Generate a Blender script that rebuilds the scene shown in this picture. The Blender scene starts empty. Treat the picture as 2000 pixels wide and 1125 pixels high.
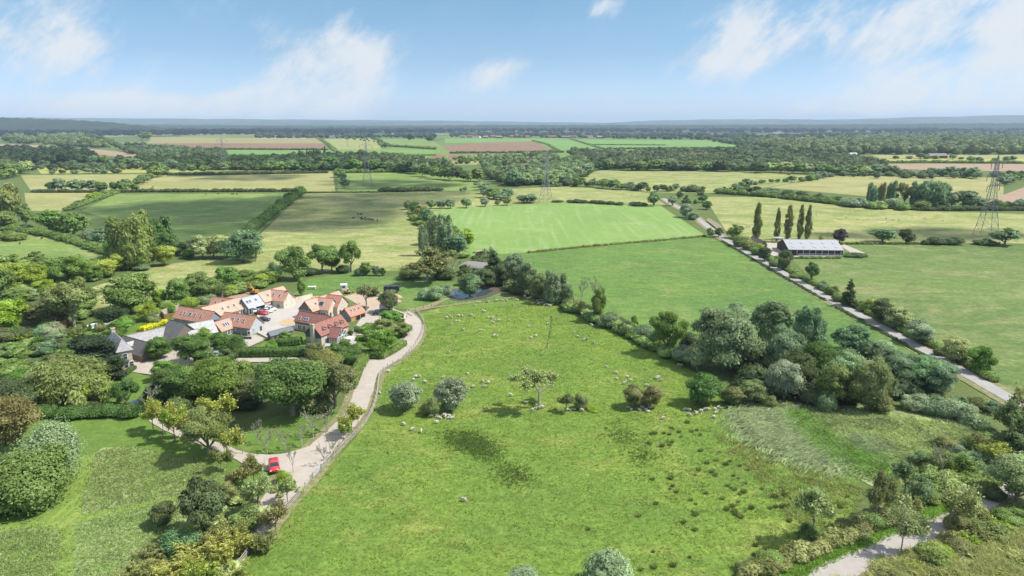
import bpy, math, random
import numpy as np
from mathutils import Vector
R = math.radians
scene = bpy.context.scene
col = scene.collection
# ---------------------------------------------------------------- camera
CAM_H = 65.0; PITCH = R(13.52); FPX = 1333.33
cam_d = bpy.data.cameras.new('camera'); cam = bpy.data.objects.new('camera', cam_d); col.objects.link(cam)
cam.location = (0, 0, CAM_H); cam.rotation_euler = (R(90) - PITCH, 0, 0)
cam_d.lens = 24; cam_d.sensor_width = 36; cam_d.clip_start = 0.5; cam_d.clip_end = 90000
scene.camera = cam
# ---------------------------------------------------------------- light
SUN_AZ, SUN_EL = 92.0, 53.0
EXPOSURE = 0.80
SUN_S = 3.7; SKY_S = 0.133; HAZE = 6.0e-5
S = Vector((math.sin(R(SUN_AZ))*math.cos(R(SUN_EL)), math.cos(R(SUN_AZ))*math.cos(R(SUN_EL)), math.sin(R(SUN_EL))))
sd = bpy.data.lights.new('sun', 'SUN'); so = bpy.data.objects.new('sun', sd); col.objects.link(so)
sd.energy = SUN_S; sd.angle = R(0.6); sd.color = (1.0, 0.955, 0.88)
so.rotation_euler = S.to_track_quat('Z', 'Y').to_euler(); so.location = S*800
scene.view_settings.view_transform = 'Standard'; scene.view_settings.look = 'None'
scene.view_settings.exposure = EXPOSURE; scene.view_settings.gamma = 1
try: scene.cycles.volume_bounces = 0; scene.cycles.max_bounces = 5; scene.cycles.transparent_max_bounces = 12
except Exception: pass

def ray(px, py):
    dx = (px-1000)/FPX; dy = (562.5-py)/FPX
    return Vector((dx, math.cos(PITCH)+dy*math.sin(PITCH), -math.sin(PITCH)+dy*math.cos(PITCH)))
def P(px, py, z=0.0):
    """the place on the level z that the photo shows at px,py"""
    d = ray(px, py); t = (CAM_H-z)/max(-d.z, 1e-4)
    return Vector((d.x*t, d.y*t, z))
def depth(px, py): return CAM_H/max(-ray(px, py).z, 1e-4)
def rise(px, py, top):
    """height of an upright thing standing at px,py whose top shows at row top"""
    b = P(px, py); d = ray(px, top); return CAM_H + d.z*(b.y/d.y)

# world: sky texture with thin fair-weather cloud laid out by direction
w = bpy.data.worlds.new('World'); scene.world = w; w.use_nodes = True
nt = w.node_tree; nt.nodes.clear(); N = nt.nodes.new; L = nt.links.new
out = N('ShaderNodeOutputWorld'); bg = N('ShaderNodeBackground'); L(bg.outputs[0], out.inputs[0])
bg.inputs['Strength'].default_value = SKY_S
sky = N('ShaderNodeTexSky'); sky.sky_type = 'NISHITA'; sky.sun_disc = False
sky.sun_elevation = R(SUN_EL); sky.sun_rotation = R(SUN_AZ); sky.air_density = 1.0; sky.dust_density = 0.6; sky.ozone_density = 1.6; sky.altitude = 60
tc = N('ShaderNodeTexCoord')
def M(op, a, b=None, c=None, clamp=False):
    n = N('ShaderNodeMath'); n.operation = op; n.use_clamp = clamp
    for i, v in enumerate((a, b, c)):
        if v is None: continue
        if isinstance(v, (int, float)): n.inputs[i].default_value = v
        else: L(v, n.inputs[i])
    return n.outputs[0]
sep = N('ShaderNodeSeparateXYZ'); L(tc.outputs['Generated'], sep.inputs[0])
az = M('ARCTAN2', sep.outputs[0], sep.outputs[1]); el = M('ARCSINE', sep.outputs[2])
# (azimuth, elevation, half width, half height in degrees, slant, strength)
def sky_ang(px, py):
    d = ray(px, py).normalized(); return math.degrees(math.atan2(d.x, d.y)), math.degrees(math.asin(d.z))
BL = [(620,185,150,65,.9),(665,105,110,75,1.0),(560,215,150,40,1.1),(200,95,75,75,.62),(70,60,75,70,.55),(190,215,170,30,1.15),(420,218,150,24,1.0),
      (1510,50,170,70,.95),(1400,130,130,50,.6),(1770,165,130,50,.85),(1970,165,95,60,.9),(1800,45,110,60,.8),(1940,15,80,40,.9),(960,150,75,36,.75),
      (1180,15,55,26,.8),(1180,185,60,36,.5),(1650,205,130,26,.7),(470,50,100,60,.4),(1040,125,60,18,.45),(2080,40,90,100,.5),(-120,100,160,100,.7)]
msum = None
for (x, y, sx, sy, k) in BL:
    a0, e0 = sky_ang(x, y); wa = math.degrees(sx/FPX); wh = math.degrees(sy/FPX)
    da = M('MULTIPLY_ADD', az, 57.2958/wa, -a0/wa); de = M('MULTIPLY_ADD', el, 57.2958/wh, -e0/wh)
    de = M('MULTIPLY_ADD', da, -0.30, de)
    r2 = M('ADD', M('MULTIPLY', da, da), M('MULTIPLY', de, de))
    g = M('MULTIPLY', M('EXPONENT', M('MULTIPLY', r2, -1.1)), k)
    msum = g if msum is None else M('ADD', msum, g)
msum = M('MINIMUM', msum, 1.0)
cmb = N('ShaderNodeCombineXYZ'); L(M('ADD', az, M('MULTIPLY', el, -0.9)), cmb.inputs[0]); L(M('ADD', M('MULTIPLY', el, 1.0), M('MULTIPLY', az, .35)), cmb.inputs[1])
mp = N('ShaderNodeMapping'); mp.inputs['Scale'].default_value = (17, 9.5, 1); L(cmb.outputs[0], mp.inputs[0])
n1 = N('ShaderNodeTexNoise'); n1.inputs['Scale'].default_value = 1; n1.inputs['Detail'].default_value = 12; n1.inputs['Roughness'].default_value = .62; n1.inputs['Distortion'].default_value = .5
L(mp.outputs[0], n1.inputs['Vector'])
n2 = N('ShaderNodeTexNoise'); n2.inputs['Scale'].default_value = 9; n2.inputs['Detail'].default_value = 7; n2.inputs['Roughness'].default_value = .65
L(cmb.outputs[0], n2.inputs['Vector'])
nn = M('ADD', M('MULTIPLY', n1.outputs[0], .48), M('MULTIPLY', n2.outputs[0], .52))
n3 = N('ShaderNodeTexNoise'); n3.inputs['Scale'].default_value = 3.2; n3.inputs['Detail'].default_value = 10; n3.inputs['Roughness'].default_value = .7; n3.inputs['Distortion'].default_value = .25; L(mp.outputs[0], n3.inputs['Vector'])
nn = M('ADD', M('MULTIPLY', nn, .78), M('MULTIPLY', n3.outputs[0], .22))
mask = M('MULTIPLY', M('MULTIPLY_ADD', M('ADD', M('MULTIPLY', nn, 1.75), M('MULTIPLY', msum, .37)), 2.9, -2.88, clamp=True), M('MULTIPLY_ADD', msum, .62, .42, clamp=True), clamp=True)
ms = N('ShaderNodeMapRange'); ms.interpolation_type = 'SMOOTHSTEP'; ms.inputs[1].default_value = 0.0; ms.inputs[2].default_value = 1.0; ms.inputs[4].default_value = .86
L(mask, ms.inputs[0])
veil = M('MULTIPLY', M('MULTIPLY_ADD', n2.outputs[0], 1.2, -.35, clamp=True), .16)
# unseen broken cloud added overhead and behind the viewer for neutral ambient light
upn = N('ShaderNodeTexNoise'); upn.inputs['Scale'].default_value = 2.6; upn.inputs['Detail'].default_value = 6; L(tc.outputs['Generated'], upn.inputs['Vector'])
upm = M('MULTIPLY', M('MULTIPLY_ADD', upn.outputs[0], 5.0, -1.9, clamp=True), M('MULTIPLY_ADD', sep.outputs[2], 4.0, -1.0, clamp=True))
mix = N('ShaderNodeMix'); mix.data_type = 'RGBA'; L(M('ADD', M('ADD', ms.outputs[0], veil), upm, clamp=True), mix.inputs[0])
gr = N('ShaderNodeMix'); gr.data_type = 'RGBA'; gr.blend_type = 'MULTIPLY'; gr.inputs[0].default_value = 1; L(sky.outputs[0], gr.inputs[6]); 
tr_ = N('ShaderNodeValToRGB'); L(sep.outputs[2], tr_.inputs[0]); L(tr_.outputs[0], gr.inputs[7])
for i_, (q_, c_) in enumerate([(0, (.52,.64,1.02)), (.09, (.39,.485,.62)), (.17, (.375,.505,.56)), (.34, (.80,.88,.90)), (1, (1,1,1))]):
    e_ = tr_.color_ramp.elements[i_] if i_ < 2 else tr_.color_ramp.elements.new(q_); e_.position = q_; e_.color = (*c_, 1)
L(gr.outputs[2], mix.inputs[6]); mix.inputs[7].default_value = (3.6, 3.75, 3.9, 1)
L(mix.outputs[2], bg.inputs['Color'])

# ---------------------------------------------------------------- helpers
def tag(o, label=None, cat=None, group=None, kind=None):
    if label: o['label'] = label
    if cat: o['category'] = cat
    if group: o['group'] = group
    if kind: o['kind'] = kind
    return o
def empty(name, loc=(0, 0, 0), rz=0, parent=None):
    o = bpy.data.objects.new(name, None); col.objects.link(o); o.location = loc; o.rotation_euler = (0, 0, rz); o.empty_display_size = .5
    if parent: o.parent = parent
    return o
def npmesh(name, v, f, mat=None, tint=None, smooth=False):
    """v (n,3); f list of equal-size face arrays"""
    me = bpy.data.meshes.new(name)
    fs = [np.asarray(a, dtype=np.int32) for a in (f if isinstance(f, list) else [f]) if len(a)]
    tot = np.concatenate([np.full(len(a), a.shape[1], np.int32) for a in fs]); li = np.concatenate([a.ravel() for a in fs])
    st = np.zeros(len(tot), np.int32); st[1:] = np.cumsum(tot)[:-1]
    me.vertices.add(len(v)); me.vertices.foreach_set('co', np.asarray(v, np.float32).ravel())
    me.loops.add(len(li)); me.loops.foreach_set('vertex_index', li)
    me.polygons.add(len(tot)); me.polygons.foreach_set('loop_start', st); me.polygons.foreach_set('loop_total', tot)
    if smooth: me.polygons.foreach_set('use_smooth', np.ones(len(tot), bool))
    if tint is not None:
        at = me.attributes.new('tint', 'FLOAT', 'FACE'); at.data.foreach_set('value', np.asarray(tint, np.float32))
    me.update(calc_edges=True)
    if mat: me.materials.append(mat)
    return me
def mobj(name, me, parent=None, color=None):
    o = bpy.data.objects.new(name, me); col.objects.link(o)
    if parent: o.parent = parent
    if color: o.color = (*color, 1)
    return o
class MB:
    def __init__(s): s.v = []; s.f = []
    def add(s, vs, fs):
        n = len(s.v); s.v += [tuple(x) for x in vs]; s.f += [tuple(i+n for i in f) for f in fs]
    def box(s, c, d, rz=0, top=1.0, topy=None):
        x, y, z = [a/2 for a in d]; ty = top if topy is None else topy
        ca, sa = math.cos(rz), math.sin(rz); vs = []
        for (i, j, k) in ((-1,-1,-1),(1,-1,-1),(1,1,-1),(-1,1,-1),(-1,-1,1),(1,-1,1),(1,1,1),(-1,1,1)):
            a, b = i*x*(top if k > 0 else 1), j*y*(ty if k > 0 else 1)
            vs.append((c[0]+a*ca-b*sa, c[1]+a*sa+b*ca, c[2]+k*z))
        s.add(vs, [(0,3,2,1),(4,5,6,7),(0,1,5,4),(1,2,6,5),(2,3,7,6),(3,0,4,7)])
    def tube(s, a, b, r0, r1=None, n=6, cap=True):
        a, b = Vector(a), Vector(b); r1 = r0 if r1 is None else r1; d = (b-a)
        if d.length < 1e-6: return
        d.normalize(); u = d.orthogonal().normalized(); v = d.cross(u); vs = []
        for p, r in ((a, r0), (b, r1)):
            for i in range(n):
                t = 2*math.pi*i/n; vs.append(p+u*math.cos(t)*r+v*math.sin(t)*r)
        fs = [(i, (i+1) % n, n+(i+1) % n, n+i) for i in range(n)]
        if cap: fs += [tuple(range(n))[::-1], tuple(range(n, 2*n))]
        s.add(vs, fs)
    def prism(s, pts, a, b):
        """polygon pts [(p,q)] swept from mapping a to mapping b (functions to 3d)"""
        n = len(pts); s.add([a(*p) for p in pts]+[b(*p) for p in pts], [tuple(range(n))[::-1], tuple(range(n, 2*n))]+[(i, (i+1) % n, n+(i+1) % n, n+i) for i in range(n)])
    def build(s, name, mat, parent=None, bevel=0, smooth=False, color=None):
        me = bpy.data.meshes.new(name); me.from_pydata(s.v, [], s.f)
        import bmesh
        bm = bmesh.new(); bm.from_mesh(me); bmesh.ops.recalc_face_normals(bm, faces=bm.faces)
        if bevel: bmesh.ops.bevel(bm, geom=bm.edges[:], offset=bevel, segments=2, affect='EDGES', clamp_overlap=True)
        bm.to_mesh(me); bm.free(); me.materials.append(mat)
        if smooth: me.polygons.foreach_set('use_smooth', [True]*len(me.polygons))
        return mobj(name, me, parent, color)

# ---------------------------------------------------------------- materials
def newmat(name):
    m = bpy.data.materials.new(name); m.use_nodes = True; return m, m.node_tree.nodes, m.node_tree.links, m.node_tree.nodes['Principled BSDF']
def noise(nd, lk, vec, scale, detail=5, rough=.6, dist=0.0, stretch=None, rot=0):
    n = nd.new('ShaderNodeTexNoise'); n.inputs['Scale'].default_value = scale; n.inputs['Detail'].default_value = detail
    n.inputs['Roughness'].default_value = rough; n.inputs['Distortion'].default_value = dist
    if stretch or rot:
        mpn = nd.new('ShaderNodeMapping'); mpn.inputs['Rotation'].default_value = (0, 0, rot); mpn.inputs['Scale'].default_value = stretch or (1, 1, 1)
        lk.new(vec, mpn.inputs[0]); vec = mpn.outputs[0]
    lk.new(vec, n.inputs['Vector']); return n.outputs[0]
def mixc(nd, lk, f, a, b, mode='MIX'):
    m = nd.new('ShaderNodeMix'); m.data_type = 'RGBA'; m.blend_type = mode
    for i, v in ((0, f), (6, a), (7, b)):
        if isinstance(v, (int, float)): m.inputs[i].default_value = v
        elif isinstance(v, tuple): m.inputs[i].default_value = (*v, 1)
        else: lk.new(v, m.inputs[i])
    return m.outputs[2]
def ramp(nd, lk, f, lo, hi, a=0.0, b=1.0):
    m = nd.new('ShaderNodeMapRange'); m.inputs[1].default_value = lo; m.inputs[2].default_value = hi; m.inputs[3].default_value = a; m.inputs[4].default_value = b
    lk.new(f, m.inputs[0]); return m.outputs[0]
def bump(nd, lk, bs, h, s, d):
    b = nd.new('ShaderNodeBump'); b.inputs['Strength'].default_value = s; b.inputs['Distance'].default_value = d; lk.new(h, b.inputs['Height']); lk.new(b.outputs[0], bs.inputs['Normal'])
def plain(name, c, rough=.7, c2=None, scale=1.5, metal=0, bmp=0, spec=.3):
    m, nd, lk, bs = newmat(name); tcn = nd.new('ShaderNodeTexCoord').outputs['Object']
    f = ramp(nd, lk, noise(nd, lk, tcn, scale, 6, .65), .3, .7)
    lk.new(mixc(nd, lk, f, c, c2 or tuple(x*.82 for x in c)), bs.inputs['Base Color'])
    bs.inputs['Roughness'].default_value = rough; bs.inputs['Metallic'].default_value = metal; bs.inputs['Specular IOR Level'].default_value = spec
    if bmp: bump(nd, lk, bs, noise(nd, lk, tcn, scale*6, 4), .5, bmp)
    return m
def leafmat():
    m, nd, lk, bs = newmat('foliage'); oi = nd.new('ShaderNodeObjectInfo'); at = nd.new('ShaderNodeAttribute'); at.attribute_name = 'tint'
    geo = nd.new('ShaderNodeNewGeometry').outputs['Position']
    big = ramp(nd, lk, noise(nd, lk, geo, .35, 3, .6), .3, .7, .82, 1.18)
    hs = nd.new('ShaderNodeHueSaturation'); lk.new(oi.outputs['Color'], hs.inputs['Color'])
    lk.new(ramp(nd, lk, oi.outputs['Random'], 0, 1, .486, .504), hs.inputs['Hue']); lk.new(ramp(nd, lk, at.outputs['Fac'], 0, 1, 1.18, .95), hs.inputs['Saturation'])
    lk.new(big, hs.inputs['Value'])
    v2 = nd.new('ShaderNodeHueSaturation'); lk.new(hs.outputs[0], v2.inputs['Color']); lk.new(ramp(nd, lk, at.outputs['Fac'], 0, 1, .50, 1.80), v2.inputs['Value'])
    lk.new(v2.outputs[0], bs.inputs['Base Color']); bs.inputs['Roughness'].default_value = .62; bs.inputs['Specular IOR Level'].default_value = .22
    tr = nd.new('ShaderNodeBsdfTranslucent'); lk.new(v2.outputs[0], tr.inputs[0]); mx = nd.new('ShaderNodeMixShader'); mx.inputs[0].default_value = .38
    lk.new(bs.outputs[0], mx.inputs[1]); lk.new(tr.outputs[0], mx.inputs[2]); lk.new(mx.outputs[0], nd['Material Output'].inputs[0])
    return m
LEAF = leafmat()
def grassmat(name, a, b, dry=None, patch=.018, fine=1.2, streak=None, dryamt=.5, contrast=1.0, bmp=.25, spots=0.0):
    """sward: a / b the two greens, dry a straw colour in drifts, streak=(angle, spacing, colour)"""
    m, nd, lk, bs = newmat(name); pos = nd.new('ShaderNodeNewGeometry').outputs['Position']
    p1 = ramp(nd, lk, noise(nd, lk, pos, patch, 7, .62, .6), .36, .64)
    c = mixc(nd, lk, p1, a, b)
    if dry:
        p2 = ramp(nd, lk, noise(nd, lk, pos, patch*2.3, 8, .7, .9, (1, 1.6, 1), .4), .66-dryamt*.3, .80-dryamt*.2)
        c = mixc(nd, lk, p2, c, dry)
    p4 = ramp(nd, lk, noise(nd, lk, pos, fine*.22, 6, .72, .8, (1, 1.7, 1), .3), .3, .7, 1-.20*contrast, 1+.20*contrast)
    p3 = ramp(nd, lk, noise(nd, lk, pos, fine, 8, .78), .3, .7, 1-.30*contrast, 1+.32*contrast)
    vm = nd.new('ShaderNodeMath'); vm.operation = 'MULTIPLY'; lk.new(p3, vm.inputs[0]); lk.new(p4, vm.inputs[1])
    if streak:
        ang, sp, sc = streak
        wv = noise(nd, lk, pos, 1.0, 3, .5, .3, (1/sp, .012, 1), ang)
        c = mixc(nd, lk, ramp(nd, lk, wv, .5, .72, 0, .8), c, sc)
    if spots:
        sp_ = ramp(nd, lk, noise(nd, lk, pos, .35, 2, .5, .4), .67, .74, 0, spots)
        c = mixc(nd, lk, sp_, c, tuple(x*.45 for x in b))
    hs = nd.new('ShaderNodeHueSaturation'); lk.new(c, hs.inputs['Color']); lk.new(vm.outputs[0], hs.inputs['Value'])
    lk.new(hs.outputs[0], bs.inputs['Base Color']); bs.inputs['Roughness'].default_value = .85; bs.inputs['Specular IOR Level'].default_value = .12
    bump(nd, lk, bs, noise(nd, lk, pos, fine*.6, 7, .75), .8, bmp)
    return m
def rowsmat(name, c1, c2, ang=0.0, sp=3.0):
    m, nd, lk, bs = newmat(name); pos = nd.new('ShaderNodeNewGeometry').outputs['Position']
    wv = noise(nd, lk, pos, 1.0, 4, .6, .2, (1/sp, .01, 1), ang); bg_ = noise(nd, lk, pos, .006, 6, .65, .6)
    c = mixc(nd, lk, ramp(nd, lk, bg_, .35, .65), c1, c2); c = mixc(nd, lk, ramp(nd, lk, wv, .3, .7, 0, .45), c, tuple(x*.7 for x in c2))
    lk.new(c, bs.inputs['Base Color']); bs.inputs['Roughness'].default_value = .9; bs.inputs['Specular IOR Level'].default_value = .1
    return m
def tilemat(name, c1, c2, row=.33, rough=.75, patch=.8, spec=.3):
    m, nd, lk, bs = newmat(name); uv = nd.new('ShaderNodeTexCoord').outputs['Object']
    br = nd.new('ShaderNodeTexBrick'); br.inputs['Scale'].default_value = 1; br.inputs['Brick Width'].default_value = .3*1.4; br.inputs['Row Height'].default_value = row
    br.inputs['Mortar Size'].default_value = .012; br.inputs['Color1'].default_value = (*c1, 1); br.inputs['Color2'].default_value = (*c2, 1); br.inputs['Mortar'].default_value = (*[x*.45 for x in c1], 1); br.inputs['Bias'].default_value = -.1
    at = nd.new('ShaderNodeUVMap'); lk.new(at.outputs[0], br.inputs['Vector'])
    f = ramp(nd, lk, noise(nd, lk, uv, patch, 7, .7), .25, .75, .78, 1.2)
    hs = nd.new('ShaderNodeHueSaturation'); lk.new(br.outputs[0], hs.inputs['Color']); lk.new(f, hs.inputs['Value'])
    lk.new(hs.outputs[0], bs.inputs['Base Color']); bs.inputs['Roughness'].default_value = rough; bs.inputs['Specular IOR Level'].default_value = spec
    bump(nd, lk, bs, br.outputs['Fac'], -.4, .03)
    return m
BARK = plain('bark', (.16, .135, .105), .9, (.26, .23, .19), 3, bmp=.04)
BARKG = plain('grey_bark', (.30, .27, .23), .9, (.42, .39, .34), 3)
GRAVEL = plain('pale_gravel', (.345, .305, .26), .95, (.42, .375, .32), .35, bmp=.02)
TARMAC = plain('worn_lane', (.27, .26, .25), .9, (.34, .325, .31), .3)
CONCRETE = plain('concrete', (.46, .45, .43), .9, (.55, .53, .50), .3)
YARD = plain('pale_paving', (.36, .335, .305), .9, (.43, .40, .365), .25)
# ---------------------------------------------------------------- foliage builders
def ico(sub=1):
    import bmesh
    bm = bmesh.new(); bmesh.ops.create_icosphere(bm, subdivisions=sub, radius=1)
    v = np.array([x.co[:] for x in bm.verts]); f = np.array([[a.index for a in x.verts] for x in bm.faces]); bm.free(); return v, f
ICO1, ICO2 = ico(1), ico(2)
def unit(a): return a/np.maximum(np.linalg.norm(a, axis=-1, keepdims=True), 1e-6)
def leaves(rng, c, nrm, size, aspect=1.5, along=None, jit=.55):
    """diamond leaf sprays at c facing nrm"""
    n = len(c); nrm = unit(nrm+rng.normal(0, jit, (n, 3)))
    t = rng.normal(0, 1, (n, 3)) if along is None else along+rng.normal(0, .45, (n, 3))
    t = unit(t-nrm*(t*nrm).sum(1, keepdims=True)); b = np.cross(nrm, t)
    s = size*rng.uniform(.6, 1.4, (n, 1)); L_ = t*s*aspect*.5; W_ = b*s*.5
    sh = nrm*s*.18
    v = np.stack([c-L_, c+W_*rng.uniform(.6, 1.1, (n, 1))-sh, c+L_*rng.uniform(.7, 1.2, (n, 1)), c-W_*rng.uniform(.6, 1.1, (n, 1))-sh], 1).reshape(-1, 3)
    f = np.arange(n*4).reshape(n, 4); return v, f
def lobes_of(rng, kind):
    """centres, radii (x,y,z) inside a unit box standing on z=0, width 1"""
    C, Rr = [], []
    if kind in ('round', 'oak', 'willow', 'dense', 'openround'):
        zb = {'round': .12, 'oak': .20, 'willow': .10, 'dense': .06, 'openround': .26}[kind]; n = {'round': 26, 'oak': 30, 'willow': 34, 'dense': 26, 'openround': 22}[kind]
        for i in range(n):
            d = unit(rng.normal(0, 1, 3)); d[2] = abs(d[2])*1.0 if rng.random() < .78 else -abs(d[2])*.8
            r = rng.uniform(.08, .17) if kind != 'openround' else rng.uniform(.09, .15)
            q = rng.uniform(.78, 1.12); C.append([d[0]*(.5-r)*q, d[1]*(.5-r)*q, zb+(1-zb)*(.44+(d[2]*(.56-r)*q))]); Rr.append([r*1.1, r*1.1, r*rng.uniform(.6, .9)])
        C.append([0, 0, zb+(1-zb)*.42]); Rr.append([.30, .30, .29*(1-zb)] if kind != 'openround' else [.15, .15, .2])
    elif kind == 'bush':
        for i in range(18):
            a = rng.uniform(0, 6.283); q = math.sqrt(rng.random())*.36; r = rng.uniform(.11, .2)
            C.append([math.cos(a)*q, math.sin(a)*q, rng.uniform(.2, .85-.9*q)]); Rr.append([r, r, r*1.25])
        C.append([0, 0, .3]); Rr.append([.36, .36, .4])
    elif kind == 'poplar':
        for i in range(34):
            z = (i+.5)/34; pr = .5*math.sin(math.pi*min(1, (z*.92+.06))**.75)**.6; a = rng.uniform(0, 6.283); r = .17*rng.uniform(.7, 1.1)
            q = max(pr-r, .02)*rng.uniform(.6, 1.05); C.append([math.cos(a)*q, math.sin(a)*q, .05+z*.93]); Rr.append([r, r, .06])
    elif kind == 'columns':
        for k in range(9):
            a = k/9*6.283+rng.uniform(-.3, .3); q = rng.uniform(.18, .34); h = rng.uniform(.68, .97)
            for i in range(6):
                z = .12+(h-.12)*(i+.5)/6; r = rng.uniform(.10, .17)*(1-.35*i/6); C.append([math.cos(a)*q*(1-.15*i/6), math.sin(a)*q, z]); Rr.append([r, r, .11])
    elif kind == 'conifer':
        for i in range(40):
            z = rng.uniform(0, 1)**1.2; pr = .5*(1-z)**.8; a = rng.uniform(0, 6.283); q = pr*rng.uniform(.5, .9); r = .05+.09*(1-z)
            C.append([math.cos(a)*q, math.sin(a)*q, .08+z*.88]); Rr.append([r*1.3, r*1.3, r*.5])
    elif kind == 'cedar':
        for i in range(34):
            z = rng.uniform(0, 1); pr = .5*(1-.55*z**2); a = rng.uniform(0, 6.283); q = pr*rng.uniform(.35, .85); r = rng.uniform(.1, .16)
            C.append([math.cos(a)*q, math.sin(a)*q, .1+z*.82]); Rr.append([r*1.3, r*1.3, r*.45])
        C.append([0, 0, .4]); Rr.append([.28, .28, .35])
    elif kind == 'weeping':
        for i in range(34):
            d = unit(rng.normal(0, 1, 3)); d[2] = abs(d[2]); r = rng.uniform(.1, .17); q = rng.uniform(.7, 1.0)
            C.append([d[0]*(.5-r)*q, d[1]*(.5-r)*q, .35+d[2]*(.62-r)*q]); Rr.append([r, r, r])
            if d[2] < .6: C.append([d[0]*.40, d[1]*.40, rng.uniform(.12, .4)]); Rr.append([.09, .09, .22])
        C.append([0, 0, .45]); Rr.append([.34, .34, .4])
    elif kind == 'cypress':
        for i in range(20):
            z = (i+.5)/20; pr = .42*math.sqrt(max(0, 1-(z*1.02-.25)**2/.65)); a = rng.uniform(0, 6.283); C.append([math.cos(a)*.2*pr, math.sin(a)*.2*pr, .03+z*.9]); Rr.append([max(pr, .12), max(pr, .12), .09])
    C = np.array(C); Rr = np.array(Rr)
    if kind in ('round', 'oak', 'willow', 'openround', 'bush', 'weeping', 'dense', 'cedar'):
        a = np.arctan2(C[:, 1], C[:, 0]); ph = rng.uniform(0, 6.28, 3); am = .05 if kind == 'dense' else .13; k = 1+am*np.sin(2*a+ph[0])+am*.8*np.sin(3*a+ph[1]); C[:, 0] *= k; C[:, 1] *= k; C[:, 2] += am*.35*np.sin(a+ph[2])
        Rr = Rr*rng.uniform(.78, 1.22, (len(Rr), 1))
    return C, Rr
LEAFN = {0: 15000, 1: 6500, 2: 1900, 3: 520}
LEAFS = {0: .028, 1: .040, 2: .072, 3: .13}
_mesh = {}
def crown_arrays(kind, lod, seed):
    rng = np.random.default_rng(seed*7919+lod*31+sum(map(ord, kind)))
    V, F, T = [], [], []; off = 0; quads = []
    if kind in ('sparse', 'bare', 'spiky', 'airy'): return sparse_arrays(rng, kind, lod)
    C, Rr = lobes_of(rng, kind)
    iv, iff = (ICO2 if lod < 2 else ICO1); tris = []
    for c, r in zip(C, Rr):
        k = 1+rng.normal(0, .13, (len(iv), 1)); v = c+iv*r*.80*k; v[:, 2] = np.maximum(v[:, 2], .005); V.append(v); tris.append(iff+off); T.append(np.full(len(iff), .55)+rng.uniform(-.25, .25, len(iff))); off += len(iv)
    n = LEAFN[lod]; area = (Rr[:, 0]*Rr[:, 2]); idx = rng.choice(len(C), n*2, p=area/area.sum()); d = unit(rng.normal(0, 1, (n*2, 3)))
    d[:, 2] = np.where((d[:, 2] < -.2) & (rng.random(n*2) < .7), -d[:, 2], d[:, 2])
    far_ = rng.random((n*2, 1)) < .16; p = C[idx]+d*Rr[idx]*np.where(far_, rng.uniform(1.1, 1.6, (n*2, 1)), rng.uniform(.82, 1.2, (n*2, 1)))
    keep = np.ones(len(p), bool)
    for j in range(len(C)):
        e = (((p-C[j])/(Rr[j]*.84))**2).sum(1); keep &= ~((e < 1) & (idx != j))
    keep &= p[:, 2] > .0
    sel = np.nonzero(keep)[0][:n]; p = p[sel]; d = d[sel]; idx = idx[sel]
    tl = rng.uniform(0, 1, len(C))[idx]*.5+rng.uniform(0, 1, len(p))*.5
    out_ = unit(p*np.array([1, 1, 1.0])-np.array([0, 0, .4])); s = LEAFS[lod]; nr = d*.8+out_*.5+np.array([0, 0, .25])
    if kind in ('willow', 'columns', 'poplar'): al = out_*.5+np.array([.12, 0, 1.0]); v, f = leaves(rng, p, nr, s*.75, 2.6, al)
    elif kind == 'weeping': al = np.array([0, 0, -1.])+out_*.15; v, f = leaves(rng, p, nr, s*.7, 3.2, al, .4)
    elif kind in ('conifer', 'cedar'): v, f = leaves(rng, p, d*.4+np.array([0, 0, .9]), s, 1.8, out_)
    else: v, f = leaves(rng, p, nr, s, 1.25)
    V.append(v); quads.append(f+off); T.append(tl)
    return np.concatenate(V), [np.concatenate(tris), np.concatenate(quads)], np.concatenate(T)
def branch_pts(rng, lod, kind):
    """limb skeleton in the unit box: list of (a, b, r0, r1, level)"""
    segs = []
    def grow(p, d, ln, r, lv, mx):
        q = p+d*ln; segs.append((p, q, r, r*.62, lv))
        if lv >= mx: return
        for k in range(rng.integers(2, 4) if lv else rng.integers(4, 6)):
            nd = unit(d*(.75 if lv else .9)+rng.normal(0, .5 if lv else .55, 3)); nd[2] = abs(nd[2])*.8+(.34 if kind == 'bare' else .05 if kind != 'sparse' else -.05)
            st = p+(q-p)*rng.uniform(.55, 1.0); grow(st, unit(nd), ln*rng.uniform(.6, .82), r*.55, lv+1, mx)
    if kind == 'spiky':
        for k in range(38 if lod < 2 else 16):
            a = rng.uniform(0, 6.283); q = math.sqrt(rng.random())*.3; d = unit(np.array([math.cos(a)*q*2.4, math.sin(a)*q*2.4, rng.uniform(.5, 1.3)]))
            grow(np.array([math.cos(a)*q, math.sin(a)*q, 0.]), d, rng.uniform(.3, .6), .008, 2, 3)
    else: grow(np.array([0., 0., 0.]), np.array([0., 0., 1.]), .30 if kind == 'bare' else .34, .035, 0, 4 if lod < 2 else 3)
    pts = np.array([[*a, *b] for a, b, *_ in segs]).reshape(-1, 3); zt = pts[:, 2].max(); w_ = np.abs(pts[:, :2]).max()
    k = np.array([.5/w_, .5/w_, .97/zt])
    return [(a*k, b*k, r, r2, lv) for a, b, r, r2, lv in segs]
def segs_mesh(segs, n=4, k=1.0, kz=1.0):
    V, F = [], []; off = 0
    for a, b, r0, r1, lv in segs:
        d = unit(np.asarray(b)-a); u = unit(np.cross(d, [.3, .9, .1])); v = np.cross(d, u)
        for p, r in ((a, r0), (b, r1)):
            for i in range(n): t = 6.2832*i/n; V.append(p+(u*math.cos(t)+v*math.sin(t))*r*k)
        F += [(off+i, off+(i+1) % n, off+n+(i+1) % n, off+n+i) for i in range(n)]; off += 2*n
    return np.array(V), np.array(F)
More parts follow.
